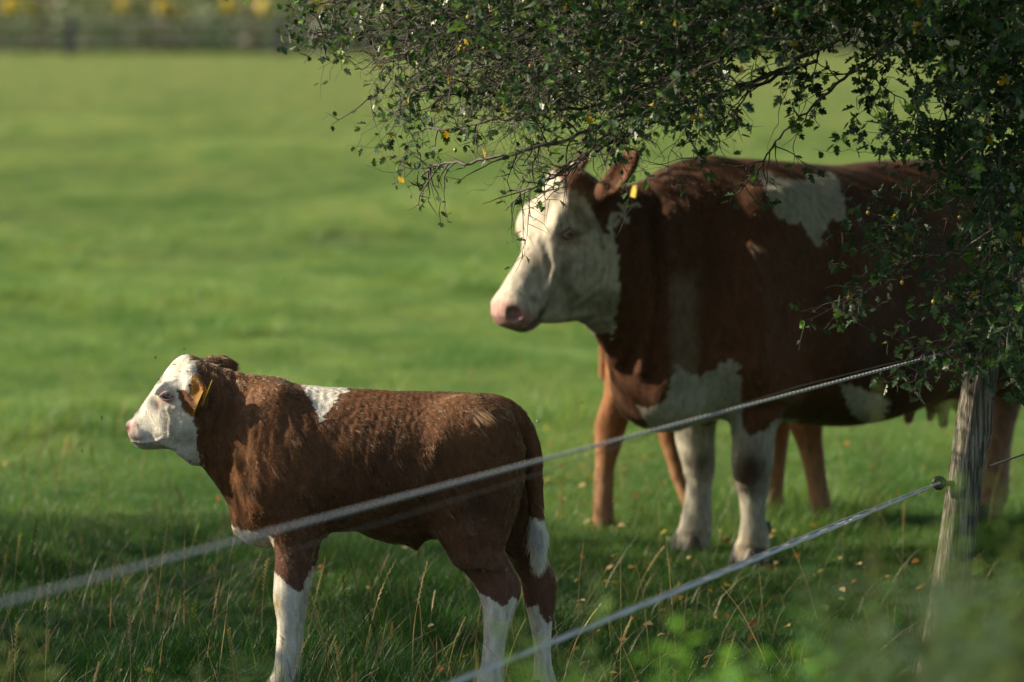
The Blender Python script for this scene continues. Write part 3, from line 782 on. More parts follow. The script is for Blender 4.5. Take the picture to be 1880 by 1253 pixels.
        C = C * (1 - mz[:, None]) + mz[:, None] * np.array([.62, .36, .32])
        nos = np.exp(-(((ha - .52) / .020) ** 2 + ((hu + .022) / .022) ** 2 + ((np.abs(hw) - .055) / .024) ** 2) * 1.2) * .95
        C = C * (1 - nos[:, None]) + nos[:, None] * np.array([.10, .03, .035])
        lip = np.exp(-((hu + .105) / .016) ** 2) * np.clip((ha - .4) / .05, 0, 1) * .8 * (s > .7)
        C = C * (1 - lip[:, None]) + lip[:, None] * np.array([.14, .10, .08])
        return np.clip(C, .004, .9)
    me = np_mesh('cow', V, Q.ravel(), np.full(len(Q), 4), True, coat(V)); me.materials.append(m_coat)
    root = link('cow', me)
    tag(root, 'large dark brown cow with white face and front legs in the shade of the tree', 'cow')
    def dirf(P, Nn):
        L = P - C0; s = L @ CF
        d = np.tile(-CF * .35 - Z * .9, (len(P), 1))
        hq = P - H0; ha = hq @ A
        hm = (s > .5) & (ha > .0); d[hm] = -A * .8 - U * .2
        d[P[:, 2] < .42] = (0, 0, -1)
        return d + np.stack([wav(P, 10, 81), wav(P, 10, 82), wav(P, 10, 83)], -1) * .25
    def lenf(P):
        L = P - C0; s = L @ CF; hq = P - H0; ha = hq @ A; hu = hq @ U; hw = hq @ hl
        l = np.full(len(P), .022); hm = (s > .5); l[hm] = .008
        l[(ha < .05) & (ha > -.06) & (np.abs(hw) < .08) & (s > .5) & (hu > -.06)] = .024
        l[(ha > .485) & (hu > -.11)] = 0
        l[(np.abs(ha - .215) < .025) & (np.abs(hu + .03) < .018) & (np.abs(hw) > .09)] = 0
        l[P[:, 2] < .4] = .010
        l[(P[:, 2] < .60) & (s < -1.60)] = .09
        return l
    vis = lambda P: np.where(P[:, 2] < .08, .2, 1.0)
    grow_fur('fur', V, Q, N, coat, dirf, lenf, 130000, m_fur_soft, root, rad=0.0007, seed=13, weight=vis, cn=0.014, lift=0.22, curl=0.25, clump=.6, aniso=(3.2, 1, 1), var=.6, npt=4)
    for sg in (-1, 1):
        mb = MB(); ellipsoid(mb, hd(.215, -.034, sg * .103), (.022, .019, .021), RH, 16, 12); mb.build('eye', m_eye, root)
        mb = MB()
        for sgn in (1, -1):
            pts = [hd(.216 + .032 * (t - .5) + sgn * .008 * math.sin(math.pi * t), -.034 + .036 * (t - .5) - sgn * .007 * math.sin(math.pi * t), sg * (.111 + .008 * math.sin(math.pi * t))) for t in np.linspace(0, 1, 9)]
            tube(mb, pts, [.003, .0045, .0055, .006, .006, .006, .0055, .0045, .003], 8, (.36, .22, .17))
        mb.build('eyelid', m_coat, root)
    mb = MB(); c = p2w(1164, 352, 14.17)
    for q in range(1): 
        u_ = np.array([.2, 0, .98]); s_ = np.array([-.5, .8, .1]); s_ /= np.linalg.norm(s_); nn = np.cross(u_, s_)
        prof = [(-.007, .020), (.007, .020), (.013, .008), (.014, -.018), (-.014, -.018), (-.013, .008)]; k = len(prof)
        Vt = [c + s_ * a + u_ * b + nn * e for e in (-.001, .001) for a, b in prof]
        mb.add(Vt, [[i, (i + 1) % k, k + (i + 1) % k, k + i] for i in range(k)]); mb.add(Vt, [[0, i + 1, i] for i in range(1, k - 1)]); mb.add(Vt, [[k, k + i, k + i + 1] for i in range(1, k - 1)])
    mb.build('ear_tag', m_tag, root, smooth=False)
    for c in (p2w(1378, 1030, 14.67), p2w(1268, 1005, 14.95), cl(-1.30, .02, .17), cl(-1.30, .02, -.17)):
        mb = MB(); cloven(mb, np.array(c), CF); mb.build('hoof', m_hoof, root)
        for sg in (-1, 1):
            mb = MB(); q = np.array([c[0], c[1], .125]) - CF * .052 + CL * sg * .022; ellipsoid(mb, q, (.014, .014, .022), nu=8, nv=6); mb.build('dewclaw', m_hoof, root)
    return root
cow = make_cow()

# ============================================================ the second calf, behind the cow
def make_back_calf():
    D = 15.8
    F = Field((0.20, D - .45, 0.0), (1.75, D + .45, 1.05), 0.0095)
    w = lambda px, py, dy=0.0: p2w(px, py, D + dy)
    O = np.array([0, D, 0.])
    def sl(rows):
        return [(w(a, b)[0], w(a, c)[2], w(a, b)[2], 0, h) for a, b, c, h in rows]
    F.loft(O, X, Z, Y3, sl([(1112, 510, 600, .06), (1130, 478, 690, .13), (1170, 462, 742, .17), (1230, 460, 750, .19), (1300, 462, 752, .19), (1370, 460, 750, .18), (1430, 462, 735, .15), (1465, 480, 700, .10), (1480, 520, 640, .05)]), k=.04)
    F.loft(O, X, Z, Y3, sl([(1400, 465, 700, .10), (1450, 478, 690, .09), (1500, 520, 700, .075), (1540, 560, 690, .065)]), k=.06)
    F.chain([w(1545, 590), w(1590, 640), w(1625, 668)], [.085, .062, .042], .04)
    for sg in (-1, 1):
        add_ear(F, w(1548, 580, sg * .07), w(1515, 590, sg * .17), .032, (.8, 0, -.3), .016)
    def leg(rows, dd, k=.05):
        F.loft((0, D + dd, 0), -Z, X, Y3, hsl(rows, D + dd), k=k)
    leg([(560, 1108, 1230, .10), (620, 1107, 1205, .095), (680, 1111, 1185, .07), (730, 1107, 1165, .055), (775, 1093, 1153, .042), (815, 1092, 1141, .038), (860, 1092, 1129, .034), (900, 1090, 1126, .033), (940, 1088, 1127, .038), (975, 1092, 1130, .036)], -.13)
    leg([(620, 1140, 1240, .09), (700, 1175, 1250, .065), (760, 1198, 1246, .045), (810, 1212, 1250, .038), (870, 1230, 1262, .033), (915, 1248, 1277, .033), (962, 1262, 1296, .036)], .13)
    leg([(680, 1395, 1470, .07), (760, 1404, 1455, .048), (830, 1408, 1446, .04), (880, 1409, 1441, .033), (925, 1406, 1441, .036), (955, 1406, 1444, .036)], .12)
    leg([(660, 1420, 1520, .08), (740, 1440, 1512, .06), (800, 1455, 1511, .045), (850, 1472, 1514, .038), (900, 1484, 1520, .034), (940, 1490, 1526, .038), (965, 1494, 1530, .036)], -.12)
    F.chain([w(1120, 480), w(1106, 520), w(1108, 640), w(1110, 690)], [.025, .022, .018, .018], .03)
    V, Q = F.mesh('c', 2); N = vnormals(V, Q)
    V = V + N * (wav(V, 18, 25) * .003 + wav(V, 45, 26) * .0015)[:, None]; N = vnormals(V, Q)
    def coat(P):
        C = np.tile(np.array([.29, .12, .045]), (len(P), 1)) * (1 + .2 * wav(P, 14, 91))[:, None]
        x, y = w2p(P); lo = np.clip((y - 780) / 120, 0, 1)[:, None]
        C = C * (1 - lo) + lo * np.array([.36, .19, .105])
        C[in_poly(x, y, [(1585, 600), (1660, 600), (1660, 720), (1570, 700)])] = WHITE
        return C
    me = np_mesh('calf', V, Q.ravel(), np.full(len(Q), 4), True, coat(V)); me.materials.append(m_coat)
    root = link('calf', me)
    tag(root, 'ginger calf half hidden behind the cow, only its legs showing beneath her', 'calf')
    grow_fur('fur', V, Q, N, coat, lambda P, n: np.tile([-.3, 0, -1.], (len(P), 1)), lambda P: np.where(P[:, 2] < .4, .010, .018), 45000, m_fur_soft, root, rad=.0007, seed=23, cn=.014, npt=4)
    for sg in (-1, 1):
        mb = MB(); ellipsoid(mb, w(1572, 606, sg * .068), (.016, .013, .015)); mb.build('eye', m_eye, root)
    for px_, dd in ((1112, -.13), (1282, .13), (1427, .12), (1513, -.12)):
        mb = MB(); cloven(mb, w(px_, 960, dd), X, .62); mb.build('hoof', m_hoof, root)
    return root
calf_b = make_back_calf()
# ============================================================ meadow
def leaf_mat(name, rough=0.45, trans=0.35, gloss=0.06, field=False, gain=1.0):
    m = bpy.data.materials.new(name); m.use_nodes = True; t = m.node_tree; L = t.links
    for n in list(t.nodes):
        if n.type == 'BSDF_PRINCIPLED': t.nodes.remove(n)
    out = [n for n in t.nodes if n.type == 'OUTPUT_MATERIAL'][0]
    a = attr_node(t); c = a.outputs['Color']
    if field:
        g = t.nodes.new('ShaderNodeNewGeometry'); mp = t.nodes.new('ShaderNodeMapping'); mp.inputs['Scale'].default_value = (0.9, 0.33, 0.3)
        L.new(g.outputs['Position'], mp.inputs[0])
        n1 = t.nodes.new('ShaderNodeTexNoise'); n1.inputs['Scale'].default_value = 0.55; n1.inputs['Detail'].default_value = 5; n1.inputs['Roughness'].default_value = .62
        L.new(mp.outputs[0], n1.inputs['Vector'])
        r = ramp(t, [(0.36, (0.76, 0.88, 0.76)), (0.5, (1, 1, 1)), (0.64, (1.14, 1.05, 1.10))]); L.new(n1.outputs[0], r.inputs[0])
        c = mix(t, c, r.outputs[0], 1.0, 'MULTIPLY')
        n5 = t.nodes.new('ShaderNodeTexNoise'); n5.inputs['Scale'].default_value = 2.6; n5.inputs['Detail'].default_value = 3; L.new(mp.outputs[0], n5.inputs['Vector'])
        r5 = ramp(t, [(0.38, (0.60, 0.78, 0.62)), (0.52, (1, 1, 1)), (0.66, (1.18, 1.12, 1.05))]); L.new(n5.outputs[0], r5.inputs[0]); c = mix(t, c, r5.outputs[0], 0.8, 'MULTIPLY')
        # grass grows paler and less green with distance
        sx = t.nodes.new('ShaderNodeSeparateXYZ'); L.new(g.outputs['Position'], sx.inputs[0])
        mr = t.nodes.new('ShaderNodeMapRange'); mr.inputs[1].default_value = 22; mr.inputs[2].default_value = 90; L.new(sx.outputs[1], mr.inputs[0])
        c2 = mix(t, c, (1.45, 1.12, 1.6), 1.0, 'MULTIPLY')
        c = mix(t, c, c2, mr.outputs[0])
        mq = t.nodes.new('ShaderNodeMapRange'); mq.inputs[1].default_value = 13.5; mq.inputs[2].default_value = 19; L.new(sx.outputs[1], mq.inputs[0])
        cn = mix(t, c, (.26, .46, .30), 1.0, 'MULTIPLY')     # near grass darkened to paint in the shade lying over it
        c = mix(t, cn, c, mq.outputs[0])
    d = t.nodes.new('ShaderNodeBsdfDiffuse'); tr = t.nodes.new('ShaderNodeBsdfTranslucent'); gl = t.nodes.new('ShaderNodeBsdfGlossy')
    L.new(c, d.inputs[0])
    c3 = mix(t, c, (1.35, 1.3, .70), 1.0, 'MULTIPLY'); L.new(c3, tr.inputs[0])
    gl.inputs['Roughness'].default_value = rough
    m1 = t.nodes.new('ShaderNodeMixShader'); m1.inputs[0].default_value = trans; L.new(d.outputs[0], m1.inputs[1]); L.new(tr.outputs[0], m1.inputs[2])
    m2 = t.nodes.new('ShaderNodeMixShader'); m2.inputs[0].default_value = gloss
    fr = t.nodes.new('ShaderNodeFresnel'); fr.inputs[0].default_value = 1.4
    ma = t.nodes.new('ShaderNodeMath'); ma.operation = 'MULTIPLY'; ma.inputs[1].default_value = gloss; L.new(fr.outputs[0], ma.inputs[0]); L.new(ma.outputs[0], m2.inputs[0])
    L.new(m1.outputs[0], m2.inputs[1]); L.new(gl.outputs[0], m2.inputs[2])
    L.new(m2.outputs[0], out.inputs['Surface'])
    return m

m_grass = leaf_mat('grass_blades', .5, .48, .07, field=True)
m_dry = leaf_mat('dry_grass', .6, .3, .15)
m_weed = leaf_mat('weed_leaves', .5, .4, .2)

# ground sheet with gentle unevenness near the camera
def ground():
    ys = np.concatenate([np.linspace(-20, 3, 6), np.linspace(4, 30, 80), np.geomspace(31, 900, 60)])
    xs = np.concatenate([-np.geomspace(900, 6, 40), np.linspace(-5.8, 5.8, 60), np.geomspace(6, 900, 40)])
    Xg, Yg = np.meshgrid(xs, ys); P = np.stack([Xg, Yg, 0 * Xg], -1)
    Zg = -0.012 + 0.012 * wav(P, 2.2, 101) * np.clip((Yg - 5) / 5, 0, 1)
    Zg = Zg + np.clip(Yg - 128, 0, 400) * .004
    V = np.stack([Xg, Yg, Zg], -1).reshape(-1, 3); nx = len(xs); ny = len(ys)
    i = np.arange(ny - 1)[:, None] * nx; j = np.arange(nx - 1)[None, :]
    F = np.stack([i + j, i + j + 1, i + nx + j + 1, i + nx + j], -1).reshape(-1, 4)
    m, t, b = mat_new('soil_and_turf')
    n = noise_node(t, .35, 6, vecscale=(1, .4, 1)); n2 = noise_node(t, 14, 6)
    r = ramp(t, [(.3, (.045, .085, .022)), (.7, (.085, .13, .035))]); t.links.new(n.outputs[0], r.inputs[0])
    r2 = ramp(t, [(.3, (.6, .6, .6)), (.7, (1.25, 1.2, 1.1))]); t.links.new(n2.outputs[0], r2.inputs[0])
    c = mix(t, r.outputs[0], r2.outputs[0], 1.0, 'MULTIPLY')
    tc = t.nodes.new('ShaderNodeTexCoord'); sx = t.nodes.new('ShaderNodeSeparateXYZ'); t.links.new(tc.outputs['Object'], sx.inputs[0])
    mr = t.nodes.new('ShaderNodeMapRange'); mr.inputs[1].default_value = 130; mr.inputs[2].default_value = 150; t.links.new(sx.outputs[1], mr.inputs[0])
    c = mix(t, c, (.26, .21, .12), mr.outputs[0])
    t.links.new(c, b.inputs['Base Color']); b.inputs['Roughness'].default_value = .95; b.inputs['Specular IOR Level'].default_value = .1
    bump(t, b, n2.outputs[0], .6, .03)
    mb = MB(); mb.add(V, F); g = mb.build('ground', m); tag(g, kind='structure'); return g
ground()

def blade(mb, base, h, wd, yaw, lean, bend, col, seg=3):
    t = np.linspace(0, 1, seg + 1)
    dx, dy = math.cos(yaw), math.sin(yaw); sx, sy = -dy, dx
    r = lean * t + bend * t ** 2; z = h * t * (1 - .25 * abs(bend) * t)
    wv = wd * np.array([1, .9, .62, 0.08] if seg == 3 else np.linspace(1, .08, seg + 1))
    P = np.zeros((2 * (seg + 1), 3))
    for k in range(seg + 1):
        c = np.array([base[0] + dx * r[k] * h, base[1] + dy * r[k] * h, z[k] + (base[2] if len(base) > 2 else 0)])
        P[2 * k] = c - np.array([sx, sy, 0]) * wv[k] / 2; P[2 * k + 1] = c + np.array([sx, sy, 0]) * wv[k] / 2
    F = [[2 * k, 2 * k + 1, 2 * k + 3, 2 * k + 2] for k in range(seg)]
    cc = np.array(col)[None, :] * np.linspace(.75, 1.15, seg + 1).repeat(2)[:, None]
    mb.add(P, F, cc)

def tuft_source(name, n, rad, h0, h1, wd, seed, dry=.08, palette=None):
    r = random.Random(seed); mb = MB()
    for i in range(n):
        a = r.uniform(0, 6.28); q = rad * math.sqrt(r.random()); h = r.uniform(h0, h1) * (1 - .25 * q / rad)
        g = r.uniform(.75, 1.25); c = (.205 * g, .325 * g, .092 * g) if r.random() > .3 else (.14 * g, .275 * g, .085 * g)
        if r.random() < dry: c = (.30 * g, .24 * g, .09 * g)
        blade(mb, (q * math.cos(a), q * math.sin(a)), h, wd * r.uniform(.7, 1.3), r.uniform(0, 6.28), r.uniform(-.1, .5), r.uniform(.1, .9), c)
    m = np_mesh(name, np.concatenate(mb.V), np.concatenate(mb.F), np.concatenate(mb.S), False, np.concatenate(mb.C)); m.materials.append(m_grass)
    return bpy.data.objects.new(name, m)

def scatter_object(name, sources, pts, rots, scls, idx):
    c = bpy.data.collections.new(name + '_sources')
    for k, o in enumerate(sources): o.name = '%s_%02d' % (name + '_source', k); c.objects.link(o)
    m = bpy.data.meshes.new(name); m.vertices.add(len(pts)); m.vertices.foreach_set('co', np.asarray(pts, np.float32).ravel())
    for nm, typ, key, val in (('rot', 'FLOAT_VECTOR', 'vector', rots), ('scl', 'FLOAT_VECTOR', 'vector', scls), ('idx', 'INT', 'value', idx)):
        a = m.attributes.new(nm, typ, 'POINT'); a.data.foreach_set(key, np.asarray(val, np.int32 if typ == 'INT' else np.float32).ravel())
    o = link(name, m)
    g = bpy.data.node_groups.new(name, 'GeometryNodeTree')
    g.interface.new_socket('Geometry', in_out='INPUT', socket_type='NodeSocketGeometry'); g.interface.new_socket('Geometry', in_out='OUTPUT', socket_type='NodeSocketGeometry')
    N = g.nodes.new; gi = N('NodeGroupInput'); go = N('NodeGroupOutput'); ip = N('GeometryNodeInstanceOnPoints'); ci = N('GeometryNodeCollectionInfo')
    ci.inputs['Collection'].default_value = c; ci.inputs['Separate Children'].default_value = True; ci.inputs['Reset Children'].default_value = True
    ip.inputs['Pick Instance'].default_value = True
    def na(nm, dt):
        n = N('GeometryNodeInputNamedAttribute'); n.data_type = dt; n.inputs['Name'].default_value = nm; return n.outputs['Attribute']
    er = N('FunctionNodeEulerToRotation')
    g.links.new(na('rot', 'FLOAT_VECTOR'), er.inputs[0]); g.links.new(er.outputs[0], ip.inputs['Rotation'])
    g.links.new(na('scl', 'FLOAT_VECTOR'), ip.inputs['Scale']); g.links.new(na('idx', 'INT'), ip.inputs['Instance Index'])
    g.links.new(gi.outputs[0], ip.inputs['Points']); g.links.new(ci.outputs[0], ip.inputs['Instance']); g.links.new(ip.outputs[0], go.inputs[0])
    md = o.modifiers.new('scatter', 'NODES'); md.node_group = g
    return o

def frustum_points(r, y0, y1, n, margin=.7, pw=1.0):
    y = y0 + (y1 - y0) * r.uniform(size=n * 2) ** pw; hw = .112 * y + margin
    keep = r.uniform(size=n * 2) < hw / (.112 * y1 + margin) if pw == 1.0 else np.ones(n * 2, bool)
    y = y[keep][:n]; hw = hw[keep][:n]
    return np.stack([r.uniform(-1, 1, len(y)) * hw, y, np.zeros(len(y))], -1)

r = np.random.RandomState(7)
src = [tuft_source('a', 280, .16, .03, .085, .0021, k) for k in range(5)] + [tuft_source('b', 130, .10, .08, .16, .0024, 20 + k, .12) for k in range(3)]
P1 = frustum_points(r, 8.8, 31, 15000, 1.1); n1 = len(P1)
idx = r.randint(0, 5, n1); tall = wav(P1 * np.array([1, .6, 1]), 3.5, 111); idx = np.where((tall > .55) & (r.uniform(size=n1) < .5), 5 + r.randint(0, 3, n1), idx)
sc = r.uniform(.75, 1.15, (n1, 1)) * np.ones((1, 3)); sc[:, 2] *= .85 + .45 * np.clip(tall, -.6, 1)
P2 = frustum_points(r, 29, 64, 9000, 5); n2 = len(P2)
sc2 = np.stack([r.uniform(1.8, 2.6, n2)] * 3, -1); t2 = wav(P2 * np.array([1, .5, 1]), 1.3, 112); sc2[:, 2] = (.75 + 1.5 * np.clip(t2 - .1, -.1, 1)) * r.uniform(.8, 1.2, n2)
P3 = frustum_points(r, 60, 132, 10000, 10); n3 = len(P3)
sc3 = np.stack([r.uniform(4, 5.5, n3)] * 3, -1); sc3[:, 2] = r.uniform(.8, 1.6, n3)
P = np.vstack([P1, P2, P3]); n = len(P)
rot = np.stack([np.zeros(n), np.zeros(n), r.uniform(0, 6.28, n)], -1)
P[:, 2] = -.012 + 0.012 * wav(P, 2.2, 101) * np.clip((P[:, 1] - 5) / 5, 0, 1)
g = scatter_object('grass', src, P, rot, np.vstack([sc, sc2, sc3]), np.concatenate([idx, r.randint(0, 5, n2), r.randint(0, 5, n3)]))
tag(g, kind='stuff')

# dry stalks with seed heads
def stalk(mb, rr, x, y, h, lean, col, head=True):
    a = rr.uniform(0, 6.28); b = rr.uniform(.05, .5); t = np.linspace(0, 1, 8)
    kink = rr.uniform(-.08, .08)
    pts = np.stack([x + h * (lean * t + b * .4 * t ** 3) * math.cos(a) + kink * h * np.maximum(t - .5, 0), y + h * (lean * t + b * .4 * t ** 3) * math.sin(a), h * t * (1 - .12 * b * t)], -1)
    tube(mb, pts, np.linspace(.0013, .0006, 8), 4, col, cap=False)
    if head:
        for k in range(16):
            t0 = .66 + .34 * k / 16; c = np.array([np.interp(t0, t, pts[:, i]) for i in range(3)]); d = pts[-1] - pts[-3]; d /= np.linalg.norm(d)
            s_ = np.array([math.cos(a + 1.57), math.sin(a + 1.57), 0]) * (1 if k % 2 else -1)
            e = c + (d * .8 + s_ * .45) * rr.uniform(.010, .016)
            q = np.cross(d, s_) * .0012
            mb.add([c - d * .002, (c + e) / 2 + s_ * .0018 + q, e, (c + e) / 2 - s_ * .0012 - q], [[0, 1, 2, 3]], col)
rr = random.Random(5); mb = MB()
for i in range(480):
    y = rr.uniform(9.6, 13.4) if i < 340 else rr.uniform(13, 20)
    x = rr.uniform(-1, 1) * (.112 * y + .3)
    if i < 340 and rr.random() < .45: x = -abs(x)
    if x > .5 and rr.random() < .45: continue
    g_ = rr.uniform(.6, 1.25)
    c = (.42 * g_, .33 * g_, .16 * g_) if rr.random() < .72 else ((.09 * g_, .07 * g_, .035 * g_) if rr.random() < .5 else (.18 * g_, .24 * g_, .06 * g_))
    stalk(mb, rr, x, y, rr.uniform(.12, .37) if y < 13.4 else rr.uniform(.15, .28), rr.uniform(0, .4), c, rr.random() < .7)
for i in range(1600):      # short curled dry blades
    y = rr.uniform(9.8, 14.5); x = rr.uniform(-1, 1) * (.112 * y + .3); g_ = rr.uniform(.5, 1.2)
    blade(mb, (x, y), rr.uniform(.08, .2), .0026, rr.uniform(0, 6.28), rr.uniform(0, .8), rr.uniform(.2, 1.2), (.34 * g_, .27 * g_, .13 * g_))
o = mb.build('dry_grass', m_dry, smooth=False); tag(o, kind='stuff')

# fallen leaves lying in the grass
mb = MB()
for i in range(620):
    y = rr.uniform(11, 19); x = rr.gauss(.45, .55) if i < 440 else rr.uniform(-1, 1) * (.112 * y + .2); z = rr.uniform(.015, .07)
    s_ = rr.uniform(.008, .016); yaw = rr.uniform(0, 6.28); tl = rr.uniform(-.6, .6); g_ = rr.uniform(.6, 1.2)
    col = rr.choice([(.38, .16, .05), (.50, .30, .10), (.55, .42, .06), (.22, .08, .03), (.62, .46, .25)])
    A_ = np.array([math.cos(yaw), math.sin(yaw), tl]); B_ = np.array([-math.sin(yaw), math.cos(yaw), rr.uniform(-.5, .5)])
    c = np.array([x, y, z]); prof = [(1.2, 0), (.6, .55), (.1, .7), (-.4, .45), (-.9, 0), (-.4, -.45), (.1, -.7), (.6, -.55)]
    Vt = [c + Z * .2 * s_] + [c + A_ * a * s_ + B_ * b * s_ + Z * s_ * .5 * abs(b) for a, b in prof]
    mb.add(Vt, [[0, k + 1, (k + 1) % 8 + 1] for k in range(8)], np.array(col) * g_)
o = mb.build('fallen_leaves', m_dry, smooth=False); tag(o, kind='stuff')

# ============================================================ leafy weeds: sharp one by the calf's foot, soft ones close to the lens
def weed(name, x, y, h, nst, seed, label, col, leaf=.03, spread=.25, group=None, feathery=False):
    rr = random.Random(seed); root = empty(name, (x, y, 0)); tag(root, label, 'weed', group)
    ms = MB(); ml = MB(); nst = nst * (3 if group else 1)
    for s_ in range(nst):
        a = rr.uniform(0, 6.28); sp = rr.uniform(.2, 1) * spread; hh = h * rr.uniform(.7, 1.0); t = np.linspace(0, 1, 8)
        pts = np.stack([x + sp * hh * math.cos(a) * t ** 1.5, y + sp * hh * math.sin(a) * t ** 1.5, hh * t], -1)
        tube(ms, pts, np.linspace(.0032, .001, 8), 5, (.12, .15, .05))
        n = int(hh / (leaf * (.30 if group else .45))) + 3
        for k in range(n):
            tt = .12 + .88 * k / n; c = np.array([np.interp(tt, t, pts[:, i]) for i in range(3)]); yw = k * 2.4 + rr.uniform(-.4, .4)
            L = leaf * rr.uniform(.7, 1.3) * (1.3 - .5 * tt); d = np.array([math.cos(yw), math.sin(yw), rr.uniform(.1, .7)]); d /= np.linalg.norm(d); sd_ = np.cross(d, Z); sd_ /= np.linalg.norm(sd_)
            g_ = rr.uniform(.75, 1.25); cc = np.array(col) * g_
            if feathery:
                for q in range(5):
                    m_ = c + d * L * (.25 + .2 * q)
                    for sg in (-1, 1):
                        e = m_ + (sd_ * sg + d * .6) * L * .35 * (1.1 - .15 * q); ml.add([m_ - d * L * .05, e, m_ + d * L * .07], [[0, 1, 2]], cc)
                ml.add([c - sd_ * .0012, c + sd_ * .0012, c + d * L * 1.3], [[0, 1, 2]], cc)
            else:
                m_ = c + d * L * .5 - Z * L * .06; e = c + d * L - Z * L * .22; u_ = np.cross(sd_, d) * L * .06
                ml.add([c, m_ + sd_ * L * .24 + u_, e, m_ - sd_ * L * .24 + u_], [[0, 1, 2], [0, 2, 3]], cc)
    ms.build('stem', m_weed, root); ml.build('foliage', m_weed, root, smooth=False)
    return root
weed('thistle_plant', *p2w(445, 1215, 11.3)[:2], .22, 7, 3, 'small bright green thistle in the grass left of the calf\'s front leg', (.05, .16, .04), .05, .7, feathery=True)
weed('weed_plant', .10, 11.0, .12, 8, 6, 'low broad-leaved green weed in the grass at the bottom edge', (.05, .15, .03), .035, .9)
weed('weed_plant', .27, 10.9, .16, 9, 16, 'dense dark green weed below the lower rope, bottom centre', (.06, .16, .03), .035, .9)
G = 'soft weeds close to the camera'
WD = [(1020, 6.6, 1020, 5, .045, (.16, .30, .05), 'blurred pale green weed close by, just right of the calf\'s hind legs'),
      (1110, 6.2, 1190, 5, .05, (.12, .27, .04), 'short blurred weed at the bottom edge below the lower rope'),
      (1290, 6.3, 1090, 5, .055, (.20, .42, .05), 'brightest yellow-green blurred weed, bottom centre right'),
      (1385, 6.1, 1080, 5, .06, (.17, .38, .05), 'blurred lime weed beside the brightest one, bottom right'),
      (1500, 6.0, 1070, 6, .05, (.09, .17, .06), 'blurred grey-green weed below the foot of the fence post'),
      (1600, 6.4, 1010, 6, .05, (.09, .20, .06), 'blurred dark green weed left of the fence post\'s foot'),
      (1690, 5.8, 1050, 6, .045, (.10, .19, .07), 'blurred dull green weed in front of the fence post\'s foot'),
      (1805, 5.9, 1010, 6, .045, (.15, .22, .07), 'tall blurred olive weed right of the fence post\'s foot'),
      (1905, 6.2, 680, 3, .04, (.13, .24, .05), 'tallest blurred weed, rising along the right edge'),
      (1850, 5.2, 1050, 7, .06, (.10, .17, .08), 'blurred grey-green weed in the bottom right corner'),
      (1755, 6.3, 1005, 12, .055, (.10, .13, .06), 'dark blurred weed hiding the foot of the fence post'),
      (1850, 6.6, 960, 4, .04, (.14, .20, .06), 'blurred weed tips beside the fence post\'s right edge'),
      (1668, 6.4, 1005, 9, .055, (.10, .15, .06), 'blurred dull weed just left of the post, over its lower edge'),
      (60, 7.0, 1150, 4, .035, (.18, .24, .07), 'blurred yellowish weed tips in the bottom left corner'),
      (545, 7.3, 1185, 4, .04, (.07, .12, .04), 'blurred dark weed before the calf\'s front foot'),
      (350, 7.4, 1215, 4, .035, (.14, .20, .06), 'low blurred weed at the bottom edge left of the calf')]
for k, (px_, D_, top, ns, lf, col, lab) in enumerate(WD):
    b = p2w(px_, top, D_)
    weed('weed_plant', b[0], b[1], b[2], ns, 50 + k, lab, col, lf, .14, G, feathery=(k % 3 == 0))
# olive haze of thin stems in front of the udder
for px_, D_, top, lab in ((1590, 6.8, 690, 'thin blurred olive grass plume before the cow\'s belly'),):
    b = p2w(px_, top, D_)
    weed('grass_plume', b[0], b[1], b[2], 2, int(px_), lab, (.16, .17, .06), .022, .02)
# ============================================================ far fence, tall weeds and field edge
m_oldwood, t_, b_ = mat_new('weathered_wood')
n_ = noise_node(t_, 9, 8, vecscale=(9, 9, .55), rough=.7); n3_ = noise_node(t_, 30, 6, vecscale=(6, 6, .3), rough=.6); n2_ = noise_node(t_, 3, 5)
r_ = ramp(t_, [(.32, (.045, .038, .032)), (.48, (.19, .17, .145)), (.68, (.46, .42, .37))]); t_.links.new(n_.outputs[0], r_.inputs[0])
r3_ = ramp(t_, [(.4, (.35, .33, .30)), (.55, (1.05, 1.05, 1.05))]); t_.links.new(n3_.outputs[0], r3_.inputs[0])
c_ = mix(t_, r_.outputs[0], r3_.outputs[0], 1, 'MULTIPLY'); c_ = mix(t_, c_, (.10, .11, .05), n2_.outputs[0]) if False else c_
t_.links.new(c_, b_.inputs['Base Color']); b_.inputs['Roughness'].default_value = .85; b_.inputs['Specular IOR Level'].default_value = .25
bump(t_, b_, n_.outputs[0], 1.0, .012)
m_bark = mat_plain('bark', (.10, .082, .068), .85, .2, 40, .45, .8)
m_wire = mat_plain('far_wire', (.30, .33, .32), .5, .4, 5, .1, 0)
m_plastic = mat_plain('black_plastic', (.025, .022, .022), .4, .5, 60, .2, .1)

m_farpost = mat_plain('far_post_wood', (.085, .072, .078), .9, .2, 3, .2, 0)
ff = empty('far_fence', (0, 124, 0)); tag(ff, 'distant blurred wire fence of grey posts along the far side of the meadow', 'fence')
for k, px_ in enumerate((-260, 128, 513, 900, 1290, 1680, 2070)):
    b = p2w(px_, 128, 124); b[2] = 0; mb = MB(); tube(mb, [b, b + Z * .5, b + np.array([.02, 0, 1.12])], [.13, .125, .12], 8); mb.build('post', m_farpost, ff)
for z_ in (.38, .66, .98):
    mb = MB(); xs_ = np.linspace(-18, 18, 40); tube(mb, [np.array([x_, 124 - .09, z_ + .02 * math.sin(x_ * 1.1)]) for x_ in xs_], .026, 4); mb.build('wire', m_wire, ff)

